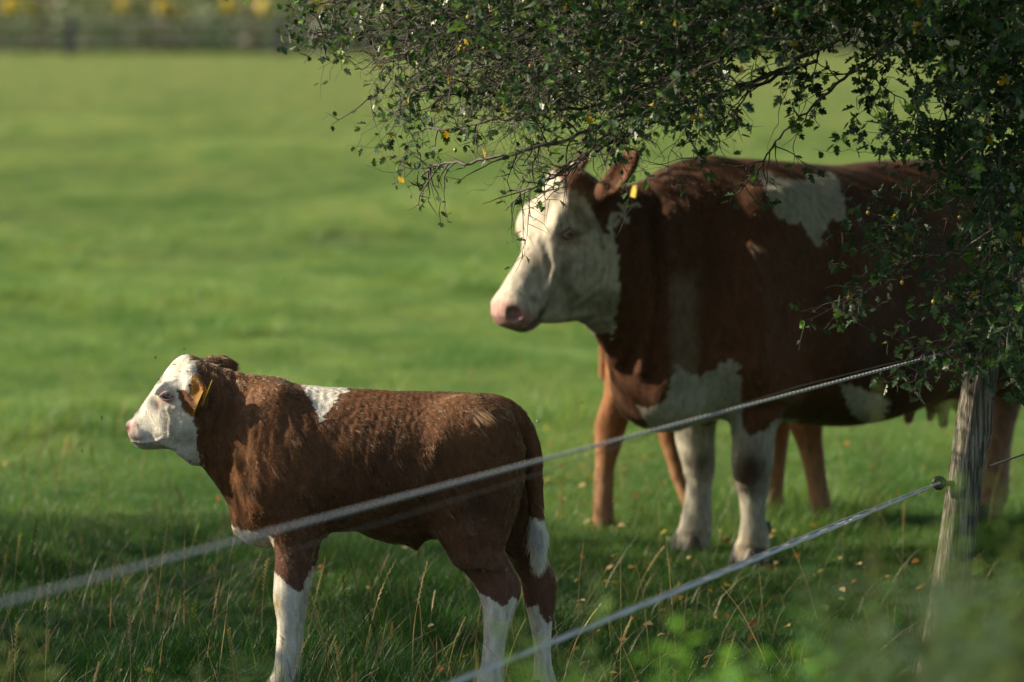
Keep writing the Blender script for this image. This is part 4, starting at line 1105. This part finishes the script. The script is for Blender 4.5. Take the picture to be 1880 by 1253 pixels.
rr = random.Random(9); mb = MB()
def tallweed(mb, x, y, h, pal, n=60, wd=.06):
    for k in range(n):
        t = rr.random(); z = h * t; q = (.12 + .22 * (1 - t)) * h * .6; c = np.array([x + rr.gauss(0, q), y + rr.gauss(0, q), max(.02, z)])
        col = np.array(rr.choice(pal)) * rr.uniform(.6, 1.3); a = np.array([rr.gauss(0, 1), rr.gauss(0, 1), rr.gauss(0, 1)]); a /= np.linalg.norm(a); b = np.cross(a, [rr.gauss(0, 1), rr.gauss(0, 1), rr.gauss(0, 1)]); b /= np.linalg.norm(b)
        s_ = wd * rr.uniform(.6, 1.5); mb.add([c - a * s_, c + b * s_ * .35, c + a * s_, c - b * s_ * .35], [[0, 1, 2, 3]], col)
for i in range(1500):
    x = rr.uniform(-24, 24); y = rr.uniform(128, 140); h = rr.uniform(.9, 1.9) * (1.05 if x < -5 else .9)
    pal = [(.05, .11, .035), (.08, .15, .045), (.13, .17, .06)] if rr.random() < .7 else [(.12, .09, .05), (.08, .055, .03), (.18, .15, .07)]
    tallweed(mb, x, y, h, pal, 46, .10)
o = mb.build('field_edge_weeds', m_weed, smooth=False); tag(o, kind='stuff')
# yellow flowering plants standing out of the weeds
GF = 'yellow flowering plants on the far field edge'
spots = [(20, 8, 'yellow flowering plant at the top left corner of the far field edge'), (52, 22, 'yellow flowering plant second from the left on the far field edge'), (228, 6, 'faint yellow-green bloom on the far edge, right of the first fence post'),
         (300, 14, 'small yellow bloom left of the twin flower heads on the far edge'), (335, 26, 'low yellow flower head left of the tall one on the far edge'), (420, 10, 'tallest bright yellow flowering plant on the far field edge'),
         (482, 12, 'bright yellow flowering plant right of the tallest one, by the second post'), (590, 8, 'orange-yellow bloom by the tip of the overhanging branch')]
for k, (px_, py_, lab) in enumerate(spots):
    c = p2w(px_, py_, 131); root = empty('flowering_plant', (c[0], c[1], 0)); tag(root, lab, 'flower', GF)
    mb = MB(); tube(mb, [np.array([c[0], c[1], 0]), np.array([c[0] + .05, c[1], c[2] * .5]), c], [.02, .015, .01], 5, (.10, .16, .05))
    for q in range(40):
        t = rr.random(); a = rr.uniform(0, 6.28); s_ = .11; p0 = np.array([c[0], c[1], c[2] * t]); d = np.array([math.cos(a), math.sin(a), .3]); e = np.array([-math.sin(a), math.cos(a), 0])
        mb.add([p0, p0 + d * s_ + e * .03, p0 + d * s_ * 2.2, p0 + d * s_ - e * .03], [[0, 1, 2, 3]], (.07, .14, .035))
    mb.build('stem', m_weed, root)
    mb = MB()
    ellipsoid(mb, (0, 0, 0), (.17, .14, .21), nu=22, nv=16, col=(.75, .62, .05)); Vf = mb.V[0]; Vf *= (1 + .35 * wav(Vf, 30, 40 + k))[:, None]; Vf += c
    mb.build('flower_head', m_weed, root, smooth=False)
# hedge far beyond the stubble field
rr = random.Random(12); mb = MB()
for i in range(500):
    x = rr.uniform(-90, 90); y = rr.uniform(330, 345); tallweed(mb, x, y, rr.uniform(3, 7), [(.03, .06, .02), (.04, .075, .025), (.05, .07, .03)], 30, .55)
o = mb.build('far_wood', m_weed, smooth=False); tag(o, kind='stuff')

# ============================================================ near fence: leaning post, insulators, ropes
PD = 12.0
def rot_post():
    root = empty('fence_post', (p2w(1715, 1283, PD)[0], PD, 0)); tag(root, 'leaning weathered grey wooden fence post at the right, with a black insulator', 'fence post', 'posts of the near rope fence')
    rr = np.random.RandomState(4); mb = MB(); ny, ns = 64, 44
    top = p2w(1818, 556, PD); bot = p2w(1712, 1283, PD); rows = []
    for i in range(ny):
        t = i / (ny - 1); py_ = 1290 + (556 - 1290) * t
        lx = np.interp(py_, [556, 600, 740, 800, 860, 1000, 1290], [1788, 1784, 1761, 1752, 1744, 1724, 1676]); rx = np.interp(py_, [556, 600, 740, 790, 860, 1000, 1290], [1846, 1844, 1824, 1822, 1806, 1790, 1752])
        a = p2w(lx, py_, PD); b = p2w(rx, py_, PD); c = (a + b) / 2; hw = (b[0] - a[0]) / 2
        for j in range(ns):
            an = 2 * math.pi * j / ns; e = 2.6
            cx = np.sign(math.cos(an)) * abs(math.cos(an)) ** (2 / e); cy = np.sign(math.sin(an)) * abs(math.sin(an)) ** (2 / e)
            rows.append([c[0] + hw * cx, PD + hw * .95 * cy, c[2], an])
    R_ = np.array(rows); P_ = R_[:, :3].copy(); an = R_[:, 3]
    cen = P_.reshape(ny, ns, 3).mean(1).repeat(ns, 0); out = P_ - cen; out[:, 2] = 0; out /= np.linalg.norm(out, axis=1)[:, None]
    q = np.stack([np.cos(an), np.sin(an), P_[:, 2] * .35], -1)
    crack = np.exp(-((an - 4.35 + .05 * np.sin(P_[:, 2] * 9)) / .05) ** 2) * .012 * np.clip((P_[:, 2] - .45) * 4, 0, 1) + np.exp(-((an - 5.3 + .04 * np.sin(P_[:, 2] * 13)) / .04) ** 2) * .004
    P_ += out * (wav(q, 9, 121) * .0025 + wav(q, 26, 122) * .0018 - crack)[:, None]
    P_[-ns:, 2] += wav(q[-ns:], 6, 9) * .008
    i = np.arange(ny - 1)[:, None] * ns; j = np.arange(ns)[None, :]; j2 = (j + 1) % ns
    mb.add(P_, np.stack([i + j, i + j2, i + ns + j2, i + ns + j], -1).reshape(-1, 4))
    tc_ = P_[-ns:].mean(0) + Z * .004; mb.add(np.vstack([P_[-ns:], tc_]), [[k, (k + 1) % ns, ns] for k in range(ns)])
    mb.build('wooden_post', m_oldwood, root)
    for py_, px_, lx in ((887, 1724, 1742), (638, 1768, 1784)):
        c = p2w(px_, py_, PD - .03); e = p2w(lx + 14, py_ + 2, PD - .03); mb = MB()
        a = np.linspace(0, 2 * math.pi, 17); ring = [c + .012 * np.array([math.cos(q), 0.25 * math.sin(q), math.sin(q)]) for q in a]
        tube(mb, ring, .0075, 8, cap=False)
        d = (e - c) / np.linalg.norm(e - c)
        pts = [c + d * (.012 + .0018 * k) for k in range(16)]
        tube(mb, pts, [.006 + .0045 * (k % 3 == 1) for k in range(16)], 10)
        tube(mb, [pts[-1], e], .004, 8)
        mb.build('insulator', m_plastic, root)
    return root
post1 = rot_post()
def far_side_post(x, y, h, lab):
    root = empty('fence_post', (x, y, 0)); tag(root, lab, 'fence post', 'posts of the near rope fence')
    mb = MB(); tube(mb, [np.array([x, y, -.02]), np.array([x + .01, y, h * .5]), np.array([x + .03, y, h])], [.055, .052, .048], 12); mb.build('wooden_post', m_oldwood, root)
d_f = np.array([1.21 + .75, 12 - 7.06]); d_f /= np.linalg.norm(d_f)
A0 = np.array([p2w(1768, 638, PD - .03)[0], PD - .03]); 
def fpt(s_, z_): return np.array([A0[0] - d_f[0] * s_, A0[1] - d_f[1] * s_, z_])

m_rope, t_, b_ = mat_new('rope_strands'); a_ = attr_node(t_); t_.links.new(a_.outputs['Color'], b_.inputs['Base Color']); b_.inputs['Roughness'].default_value = .45
def twisted(name, P0, P1, label, n_str, rs, rc, pitch, cols, sag=0.0, sx=1.0):
    P0, P1 = np.array(P0), np.array(P1); L = np.linalg.norm(P1 - P0); n = int(L / pitch * 10); t = np.linspace(0, 1, n); d = (P1 - P0) / L
    s_ = np.cross(d, Z); s_ /= np.linalg.norm(s_); u_ = np.cross(s_, d); mb = MB()
    cen = P0[None] + (P1 - P0)[None] * t[:, None] - Z[None] * (4 * sag * t * (1 - t))[:, None]
    for k in range(n_str):
        a = 2 * math.pi * (t * L / pitch + k / n_str)
        tube(mb, cen + rc * (np.cos(a)[:, None] * s_ * sx + np.sin(a)[:, None] * u_), rs, 5, cols[k % len(cols)], cap=False)
    o = mb.build(name, m_rope); tag(o, label, 'rope', 'ropes and wires of the near fence'); return o
z1 = p2w(1768, 640, PD - .03)[2]; z2 = p2w(1724, 887, PD - .03)[2]
twisted('fence_rope', fpt(0, z1), fpt(6.6, z1 - .004), 'upper twisted grey rope running from the post across both calf and cow', 3, .0018, .0020, .030, [(.50, .50, .48), (.04, .04, .04), (.55, .55, .53)], 0.0)
# thin wire beside the upper rope
mb = MB(); S_ = np.linspace(0, 6.6, 30); zz_ = z1 + np.interp(S_, [0, .6, 1.4, 2.0, 3.0, 4.5, 6.6], [0, .010, .012, 0.002, -.028, -.05, -.05])
tube(mb, [fpt(a, b) for a, b in zip(S_, zz_)], .0009, 5, (.10, .10, .09)); o = mb.build('fence_wire', m_rope); tag(o, 'thin dark wire running beside the upper twisted rope', 'wire', 'ropes and wires of the near fence')
# lower polywire bundle
B0 = p2w(1724, 887, PD - .03); mb = MB()
d_g = np.array([.355, 1.0]); d_g /= np.linalg.norm(d_g)
def fp2(s_, z_): return np.array([B0[0] - d_g[0] * s_, B0[1] - d_g[1] * s_, z_])
S_ = np.linspace(0, 6.4, 160); opn = np.interp(S_, [0, .25, .9, 2.0, 3.2, 6.4], [.001, .003, .0065, .005, .0032, .003])
for k, (o_, c_, rad_) in enumerate([(-1, (.74, .74, .79), .0020), (-.45, (.82, .81, .83), .0023), (.1, (.76, .75, .80), .0020), (.6, (.12, .12, .13), .0011), (1.0, (.36, .36, .40), .0015)]):
    tube(mb, [fp2(s_, B0[2] + o_ * q + .0006 * math.sin(s_ * 40 + k * 2)) + np.array([.001 * math.cos(s_ * 31 + k), 0, 0]) for s_, q in zip(S_, opn)], rad_, 5, c_, cap=False)
o = mb.build('fence_rope', m_rope); tag(o, 'lower pale stranded rope tied to the insulator and passing the calf\'s hind legs', 'rope', 'ropes and wires of the near fence')
C0_ = p2w(1816, 857, PD + .05); C1_ = C0_ + np.array([2.05, 5.2, 0.0]); C1_[2] = C0_[2] + .0
twisted('fence_rope', C0_, C1_, 'short dark rope end leading off to the right behind the post', 3, .0016, .0017, .03, [(.10, .10, .09)], 0.0)
far_side_post(C1_[0] + .05, C1_[1], 1.05, 'next fence post to the right, out beyond the hawthorn')
E_ = fpt(6.62, 0); far_side_post(E_[0] - .05, E_[1] - .02, 1.05, 'next fence post to the left, nearer the camera')
# ============================================================ hawthorn
m_leaf = leaf_mat('hawthorn_leaves', .58, .34, .26)
m_twig, t_, b_ = mat_new('twig_bark'); a_ = attr_node(t_); nn_ = noise_node(t_, 120, 3); rr_ = ramp(t_, [(.3, (.6, .6, .6)), (.7, (1.3, 1.3, 1.3))]); t_.links.new(nn_.outputs[0], rr_.inputs[0])
t_.links.new(mix(t_, a_.outputs['Color'], rr_.outputs[0], 1, 'MULTIPLY'), b_.inputs['Base Color']); b_.inputs['Roughness'].default_value = .7
m_berry, t_, b_ = mat_new('haw_skin'); oi_ = t_.nodes.new('ShaderNodeObjectInfo'); rb_ = ramp(t_, [(0, (.30, .34, .05)), (.55, (.42, .40, .07)), (.82, (.50, .33, .06)), (.97, (.50, .22, .04)), (1, (.40, .05, .02))])
t_.links.new(oi_.outputs['Random'], rb_.inputs[0]); t_.links.new(rb_.outputs[0], b_.inputs['Base Color']); b_.inputs['Roughness'].default_value = .25; b_.inputs['Coat Weight'].default_value = .3

TRUNK = np.array([2.75, 13.3, 0.0])
tree = empty('hawthorn_tree', TRUNK); tag(tree, 'hawthorn with small lobed dark leaves, twigs and green haws hanging over from the top right', 'tree')
rr = random.Random(21); rn = np.random.RandomState(21)
twigs = MB(); LP, LD, LS, LC = [], [], [], []          # leaf position, direction, size, colour kind
berry_pts = []
def put_leaf(p, d, s_, kind=0): LP.append(p); LD.append(d); LS.append(s_); LC.append(kind)
def unit(v): return v / (np.linalg.norm(v) + 1e-9)
def twig(p, d, L, rad, lev, dens, mb=twigs, col=None):
    n = max(3, int(L / .022)); pts = [p]; cur = p.copy(); dd = unit(d)
    for k in range(n):
        dd = unit(dd + rn.normal(size=3) * .20 + np.array([0, 0, -.035])); cur = cur + dd * L / n; pts.append(cur.copy())
        if lev < 2 and rr.random() < (.55 if lev == 0 else .42) and k > 0:
            side = unit(np.cross(dd, rn.normal(size=3))); twig(cur, dd * .6 + side, L * rr.uniform(.25, .6), rad * .6, lev + 1, dens, mb, col)
        nl = rn.poisson(dens * (1.5 if lev else 1.0))
        for _ in range(nl):
            side = unit(np.cross(dd, rn.normal(size=3))); put_leaf(cur + side * .004, unit(dd * .5 + side + np.array([0, 0, -.15])), rr.uniform(.6, 1.25))
        if rr.random() < .02 * dens and len(berry_pts) < 4000: berry_pts.append(cur + np.array([rr.uniform(-.01, .01), rr.uniform(-.01, .01), -.012]))
    g_ = rr.uniform(.7, 1.3)
    tube(mb, pts, np.linspace(rad, rad * .35, len(pts)), 4, col or (.085 * g_, .066 * g_, .060 * g_), cap=False)

branches = [
 ([(1500, -120), (1300, -70), (1120, -30), (930, 20), (820, 62), (750, 95), (690, 112)], 12.1, .006, .35),
 ([(1600, -60), (1450, 0), (1300, 40), (1130, 80), (1040, 125), (960, 150), (880, 172), (800, 165), (755, 172)], 11.9, .006, .45),
 ([(1650, 0), (1480, 50), (1350, 90), (1200, 150), (1080, 200), (1000, 203), (900, 222), (820, 240), (780, 232)], 12.2, .0055, .3),
 ([(1560, 60), (1430, 130), (1300, 180), (1150, 212), (1050, 252), (950, 282), (850, 300), (795, 303), (776, 322), (775, 350)], 12.0, .0055, .14),
 ([(1500, 110), (1380, 160), (1250, 205), (1120, 262), (1040, 312), (980, 345), (930, 352)], 12.0, .0045, .10),
 ([(1040, 312), (1000, 330), (955, 358), (928, 384)], 12.0, .0028, .05),
 ([(1150, 212), (1100, 258), (1060, 300), (1030, 335), (1000, 352)], 11.8, .003, .12),
 ([(1300, -60), (1100, 0), (900, 30), (750, 50), (650, 60), (585, 64), (572, 78)], 12.5, .005, .4),
 ([(900, -120), (740, -80), (700, -40), (650, 0), (600, 15), (640, 40)], 12.6, .005, .5),
 ([(1150, 20), (1000, 60), (880, 110), (780, 130), (720, 150), (665, 190)], 12.6, .004, .3),
 ([(870, 170), (790, 175), (735, 180), (735, 210), (760, 260), (775, 300)], 11.9, .0022, .35),
 ([(1260, -60), (1240, -20), (1238, 60), (1270, 135), (1292, 180), (1260, 235), (1285, 300)], 11.6, .004, .25),
 ([(1292, 180), (1330, 195), (1358, 232)], 11.6, .002, .3),
 ([(1700, -60), (1665, 0), (1630, 70), (1602, 125), (1620, 175)], 11.6, .004, .5),
 ([(1700, 40), (1610, 100), (1550, 145), (1500, 190), (1430, 250), (1395, 310), (1357, 353)], 12.0, .004, .32),
 ([(2050, 0), (1880, 70), (1820, 150), (1740, 230), (1690, 250), (1645, 260)], 11.7, .005, .42),
 ([(2050, 200), (1950, 300), (1850, 400), (1760, 465), (1680, 473), (1620, 492), (1552, 520)], 11.7, .004, .42),
 ([(1690, 475), (1640, 500), (1590, 535), (1545, 552)], 11.7, .002, .25),
 ([(1760, 465), (1690, 440), (1650, 415), (1602, 390)], 11.8, .0022, .55),
 ([(2050, 350), (1950, 430), (1860, 520), (1800, 565), (1760, 620), (1700, 682), (1655, 692)], 11.65, .0032, .28),
 ([(2050, 430), (1900, 500), (1800, 530), (1730, 565), (1650, 606)], 11.7, .003, .35),
 ([(2050, 540), (1900, 600), (1850, 625), (1800, 620), (1740, 640), (1690, 652)], 11.65, .003, .3),
 ([(1840, 250), (1835, 330), (1855, 420), (1860, 540), (1850, 640)], 11.5, .003, .6),
 ([(1790, 220), (1810, 330), (1822, 440), (1800, 560)], 11.8, .003, .55),
 ([(1960, 350), (1900, 460), (1880, 580), (1868, 700)], 11.7, .004, .7),
 ([(1730, 170), (1745, 260), (1735, 360), (1768, 440)], 11.9, .0025, .2),
 ([(1760, 240), (1700, 270), (1650, 230)], 11.6, .0025, .6),
 ([(1900, 250), (1790, 330), (1740, 345), (1715, 350)], 12.1, .003, .12),
]
for pl, D_, rad_, dens in branches:
    n = len(pl); q = np.linspace(0, n - 1, (n - 1) * 7 + 1); a = np.array(pl, float)
    xs_ = np.interp(q, range(n), a[:, 0]); ys_ = np.interp(q, range(n), a[:, 1])
    ph = rr.uniform(0, 6); Dd = D_ + .18 * np.sin(q * .8 + ph)
    pts = np.array([p2w(x_ + rr.gauss(0, 2.0), y_ + rr.gauss(0, 2.0), d_) for x_, y_, d_ in zip(xs_, ys_, Dd)])
    mb = MB(); g_ = rr.uniform(.8, 1.7); tube(mb, pts, np.linspace(rad_ * 1.25, rad_ * .45, len(pts)), 6, (.085 * g_, .070 * g_, .066 * g_)); mb.build('branch', m_twig, tree)
    for k in range(2, len(pts)):
        d = unit(pts[k] - pts[k - 1]); 
        if rr.random() < .62:
            side = unit(np.cross(d, rn.normal(size=3))); fr_ = 1 - k / len(pts)
            twig(pts[k], d * .9 + side, rr.uniform(.05, .20) * (.5 + fr_), rad_ * .4 + .0004, 1, dens)
        for _ in range(rn.poisson(dens * .7)):
            side = unit(np.cross(d, rn.normal(size=3))); put_leaf(pts[k], unit(side + d * .4), rr.uniform(.7, 1.3))

# dense body of the crown inside the picture's upper part
bx = [560, 620, 700, 780, 860, 940, 1020, 1100, 1180, 1260, 1330, 1400, 1460, 1520, 1580, 1640, 1700, 1760, 1810, 1880, 2100]
by = [-60, 20, 70, 100, 125, 150, 185, 200, 215, 215, 185, 165, 120, 95, 75, 60, 60, 90, 170, 290, 460]
n_fill = 0
for i in range(2600):
    px_ = rr.uniform(590, 2080); D_ = rr.uniform(11.0, 13.6)
    lim = np.interp(px_, bx, by); py_ = rr.uniform(-330, lim)
    depth = (lim - py_) / 120
    dens_k = min(1, .25 + depth) * np.interp(px_, [590, 800, 1100, 1300, 1600], [.24, .38, .66, .72, .62])
    if rr.random() > dens_k: continue
    p = p2w(px_, py_, D_); d = np.array([-1, rr.uniform(-.8, .8), rr.uniform(-.9, .35)])
    twig(p, d, rr.uniform(.10, .26), .0016, 1, np.interp(px_, [600, 1000, 1250], [.40, .65, .9])); n_fill += 1
for i in range(130):       # bare twigs at the thin outer edge
    px_ = rr.uniform(760, 1330); lim = np.interp(px_, bx, by); py_ = lim + rr.uniform(-130, -10)
    twig(p2w(px_, py_, rr.uniform(11.5, 12.7)), np.array([-1, rr.uniform(-.5, .5), rr.uniform(-.7, .15)]), rr.uniform(.14, .34), .0021, 0, .07)
for i in range(420):       # curtain at the right, before the cow
    px_ = rr.uniform(1740, 2080); D_ = rr.uniform(11.4, 12.5); py_ = rr.uniform(200, 700) 
    if rr.random() < .3 or px_ < np.interp(py_, [200, 350, 500, 620, 700], [1765, 1812, 1840, 1868, 1885]) + rr.gauss(0, 12): continue
    p = p2w(px_, py_, D_); twig(p, np.array([-.7, rr.uniform(-.8, .8), rr.uniform(-1, .3)]), rr.uniform(.06, .16), .0014, 1, .7)

# crown above the picture, and limbs reaching down to the trunk
def limb(pts, r0, r1, name='branch'):
    pts = np.array(pts, float); n = len(pts); q = np.linspace(0, n - 1, (n - 1) * 6 + 1)
    P_ = np.stack([np.interp(q, range(n), pts[:, k]) for k in range(3)], -1); P_[1:-1] += rn.normal(size=(len(P_) - 2, 3)) * .02
    mb = MB(); tube(mb, P_, np.linspace(r0, r1, len(P_)), 10, (.10, .082, .070)); return mb.build(name, m_bark, tree)
T0 = TRUNK
limb([T0 - Z * .05, T0 + [.03, 0, .6], T0 + [-.05, .05, 1.2], T0 + [-.15, 0, 1.9], T0 + [-.3, .1, 2.9], T0 + [-.4, .1, 3.9]], .15, .05, 'trunk')
for e in [(-2.3, -.9, 3.2), (-2.4, 1.2, 2.9), (-1.0, -1.9, 2.8), (-.9, 2.6, 3.0), (1.6, 0, 3.0), (-3.6, .2, 3.4), (-1.9, -1.2, 2.0)]:
    limb([T0 + [-.12, 0, 1.5], T0 + np.array([e[0] * .35, e[1] * .35, 2.1]), T0 + np.array([e[0] * .7, e[1] * .7, 2.1 + (e[2] - 2.1) * .6]), T0 + np.array(e)], .06, .02)
def crown_left(z_): return -1.05 - 1.15 * (z_ - 2.0)
cnt = 0
while cnt < 18000:
    x_, y_, z_ = rr.uniform(-3.2, 4.6), rr.uniform(8.6, 17.6), rr.uniform(1.93, 4.2)
    if y_ < 10.7: continue
    if x_ < crown_left(z_) + (.5 if y_ < 13 else 0): continue
    if z_ > 4.5 - .12 * (x_ - 1) ** 2 - .07 * (y_ - 13.5) ** 2: continue
    # keep above the picture's top edge
    if z_ < CAM_H + .02 and y_ > 3: continue
    if wav(np.array([[x_, y_, z_]]), 3.0, 141)[0] < -.8: continue
    for _ in range(5):
        put_leaf(np.array([x_, y_, z_]) + rn.normal(size=3) * .07, unit(rn.normal(size=3)), rr.uniform(1.5, 2.3), 3)
    cnt += 1

# leaf shapes: lobed blade folded along its midrib
OUT = np.array([(0, .0), (.10, .13), (.22, .30), (.30, .13), (.45, .34), (.60, .36), (.58, .15), (.78, .22), (.86, .10), (1.0, .0)])
def leaves_mesh():
    Pq = np.array(LP); Dq = np.array(LD); Sq = np.array(LS) * .027; pxl, pyl = w2p(Pq); Sq = Sq * np.interp(pxl, [600, 1100, 1500, 1800], [.85, .95, 1.1, 1.3]); K = np.array(LC); n = len(Pq)
    sd_ = np.cross(Dq, rn.normal(size=(n, 3)) * .6 + Z); sd_ /= np.linalg.norm(sd_, axis=1)[:, None]; up = np.cross(sd_, Dq)
    m = len(OUT); prof = np.concatenate([OUT, OUT[1:-1][::-1] * [1, -1]]); mp = len(prof)
    k = rn.uniform(.9, 1.2, (n, 1)); fold = rn.uniform(.1, .55, (n, 1)); curl_ = rn.uniform(-.3, .35, (n, 1))
    u = prof[None, :, 0] + rn.uniform(-.03, .03, (n, mp)); v = prof[None, :, 1] * k * rn.uniform(.8, 1.15, (n, mp)); wz = np.abs(v) * fold - curl_ * u ** 2 * .5
    V = Pq[:, None] + Sq[:, None, None] * (Dq[:, None] * u[..., None] + sd_[:, None] * v[..., None] + up[:, None] * wz[..., None])
    C = Pq + Dq * Sq[:, None] * .5 - up * (Sq[:, None] * curl_ * .12)
    V = np.concatenate([C[:, None], V], 1); tri = np.array([[0, 1 + i, 1 + (i + 1) % mp] for i in range(mp)])
    F = (tri[None] + (np.arange(n) * (mp + 1))[:, None, None]).reshape(-1)
    g_ = rn.uniform(.65, 1.35, (n, 1)); col = np.array([.050, .100, .045]) * g_; br = rn.uniform(size=n)
    col[br < .14] = np.array([.12, .24, .04]) * g_[br < .14]; col[br > .990] = (.55, .38, .02); col[(br > .988) & (br <= .990)] = (.22, .07, .03)
    col = np.repeat(col[:, None], mp + 1, 1).reshape(-1, 3)
    me = np_mesh('foliage', V.reshape(-1, 3), F, np.full(n * mp, 3), False, col); me.materials.append(m_leaf)
    return link('foliage', me, tree), n
_, nl = leaves_mesh()
twigs.build('twigs', m_twig, tree)
# haws: the hundred that show largest
bp = np.array(berry_pts); x_, y_ = w2p(bp); vis = (x_ > 600) & (x_ < 1880) & (y_ > 0) & (y_ < 720)
bp = bp[vis]; bp = bp[np.argsort(bp[:, 1])][:96]
bm_ = MB(); ellipsoid(bm_, (0, 0, 0), (.0052, .0052, .006), nu=10, nv=8); tube(bm_, [(0, 0, .005), (.001, 0, .016)], .0006, 4); ellipsoid(bm_, (0, 0, -.0058), (.0018, .0018, .0012), nu=6, nv=5)
bme = np_mesh('berry', np.concatenate(bm_.V), np.concatenate(bm_.F), np.concatenate(bm_.S), True); bme.materials.append(m_berry)
for p in bp:
    for dlt in ([(0, 0, 0)]):
        o = link('berry', bme, tree); o.matrix_parent_inverse = Matrix(); o.location = Vector(p + np.array(dlt)) - Vector(TRUNK)
print('leaves', nl, 'fill', n_fill, 'berries', len(bp))

# added shrub, unseen at the left, put there to shade the front meadow
def shade_shrub():
    T1 = np.array([-4.2, 11.6, 0.0]); root = empty('shade_hedge', T1); tag(root, 'unseen leafy shrub added at the left to shade the front of the meadow', 'shrub')
    mb = MB()
    for k in range(7):
        a = k * .9; e = T1 + [math.cos(a) * .6, math.sin(a) * 2.0, 1.8]; tube(mb, [T1, T1 * .7 + e * .3 + Z * .3, e], [.06, .04, .015], 8, (.1, .08, .07))
    mb.build('trunk', m_bark, root)
    n = 26000; rn = np.random.RandomState(3); P_ = np.zeros((0, 3))
    while len(P_) < n:
        q = np.stack([rn.uniform(-5.3, -3.1, n), rn.uniform(7.5, 16.4, n), rn.uniform(.1, 3.05, n)], -1)
        top = 3.0 - .55 * np.exp(-((q[:, 1] - 12.15) / .42) ** 2) + .12 * wav(q * np.array([1, 1, 0]), 4, 161); e = np.abs((q[:, 0] + 4.2) / 1.1) ** 2.5 + np.abs((q[:, 1] - 11.8) / 4.5) ** 8 + (q[:, 2] / top) ** 4  # top dips so the sun reaches the calf's head
        q = q[(e < 1) & (wav(q, 3.2, 151) > -.55)]; P_ = np.vstack([P_, q])
    P_ = P_[:n]; a = rn.normal(size=(n, 3)); a /= np.linalg.norm(a, axis=1)[:, None]; b = np.cross(a, rn.normal(size=(n, 3))); b /= np.linalg.norm(b, axis=1)[:, None]; s_ = rn.uniform(.03, .055, (n, 1))
    V = np.stack([P_ - a * s_, P_ + b * s_ * .5, P_ + a * s_, P_ - b * s_ * .5], 1).reshape(-1, 3)
    me = np_mesh('foliage', V, np.arange(4 * n), np.full(n, 4), False, np.repeat(np.array([.04, .08, .025]) * rn.uniform(.7, 1.3, (n, 1)), 4, 0)); me.materials.append(m_leaf); link('foliage', me, root)
shade_shrub()

# ============================================================ flies round the animals
m_fly = mat_plain('fly_body', (.012, .012, .014), .3, .5, 50, .2, 0)
fb = MB(); ellipsoid(fb, (0, 0, 0), (.0042, .0020, .0018), nu=8, nv=6); ellipsoid(fb, (.0045, 0, .0003), (.0015, .0015, .0014), nu=8, nv=6)
for sg in (-1, 1): fb.add([(.001, sg * .001, .0016), (-.006, sg * .0045, .0022), (-.0075, sg * .0022, .002), (-.002, sg * .0005, .0017)], [[0, 1, 2, 3]])
for sg in (-1, 1):
    for a in (-.002, 0, .002): tube(fb, [(a, sg * .001, -.001), (a * 1.5, sg * .003, -.001), (a * 2, sg * .0035, -.003)], .0003, 3)
fme = np_mesh('fly', np.concatenate(fb.V), np.concatenate(fb.F), np.concatenate(fb.S), False); fme.materials.append(m_fly)
FL = [(338, 641, 11.85, 'fly in the air just above the calf\'s forehead'), (285, 657, 11.8, 'fly in the air left of the calf\'s forehead'), (187, 768, 11.7, 'fly in the air in front of the calf\'s nose'),
      (151, 828, 11.7, 'lowest fly in the air left of the calf\'s chin'), (988, 773, 11.8, 'fly in the air right of the calf\'s tail'), (1138, 676, 13.8, 'dark fly beside the cow\'s chest'),
      (941, 444, 13.9, 'fly in the air left of the cow\'s brow'), (932, 446, 14.0, 'faint fly in the air left of the cow\'s brow, the further of two'), (1068, 739, 13.0, 'tiny fly over the grass left of the cow\'s legs'),
      (320, 669, 11.772, 'fly sitting on the calf\'s white forehead'), (292, 697, 11.785, 'fly sitting on the bridge of the calf\'s face'), (349, 848, 11.79, 'fly sitting on the calf\'s white throat')]
for k, (px_, py_, D_, lab) in enumerate(FL):
    o = link('fly', fme); o.location = Vector(p2w(px_, py_, D_)); o.rotation_euler = (k * 1.1, k * .7, k * 2.1); o.scale = (.75, .75, .75); tag(o, lab, 'fly', 'flies round the animals')
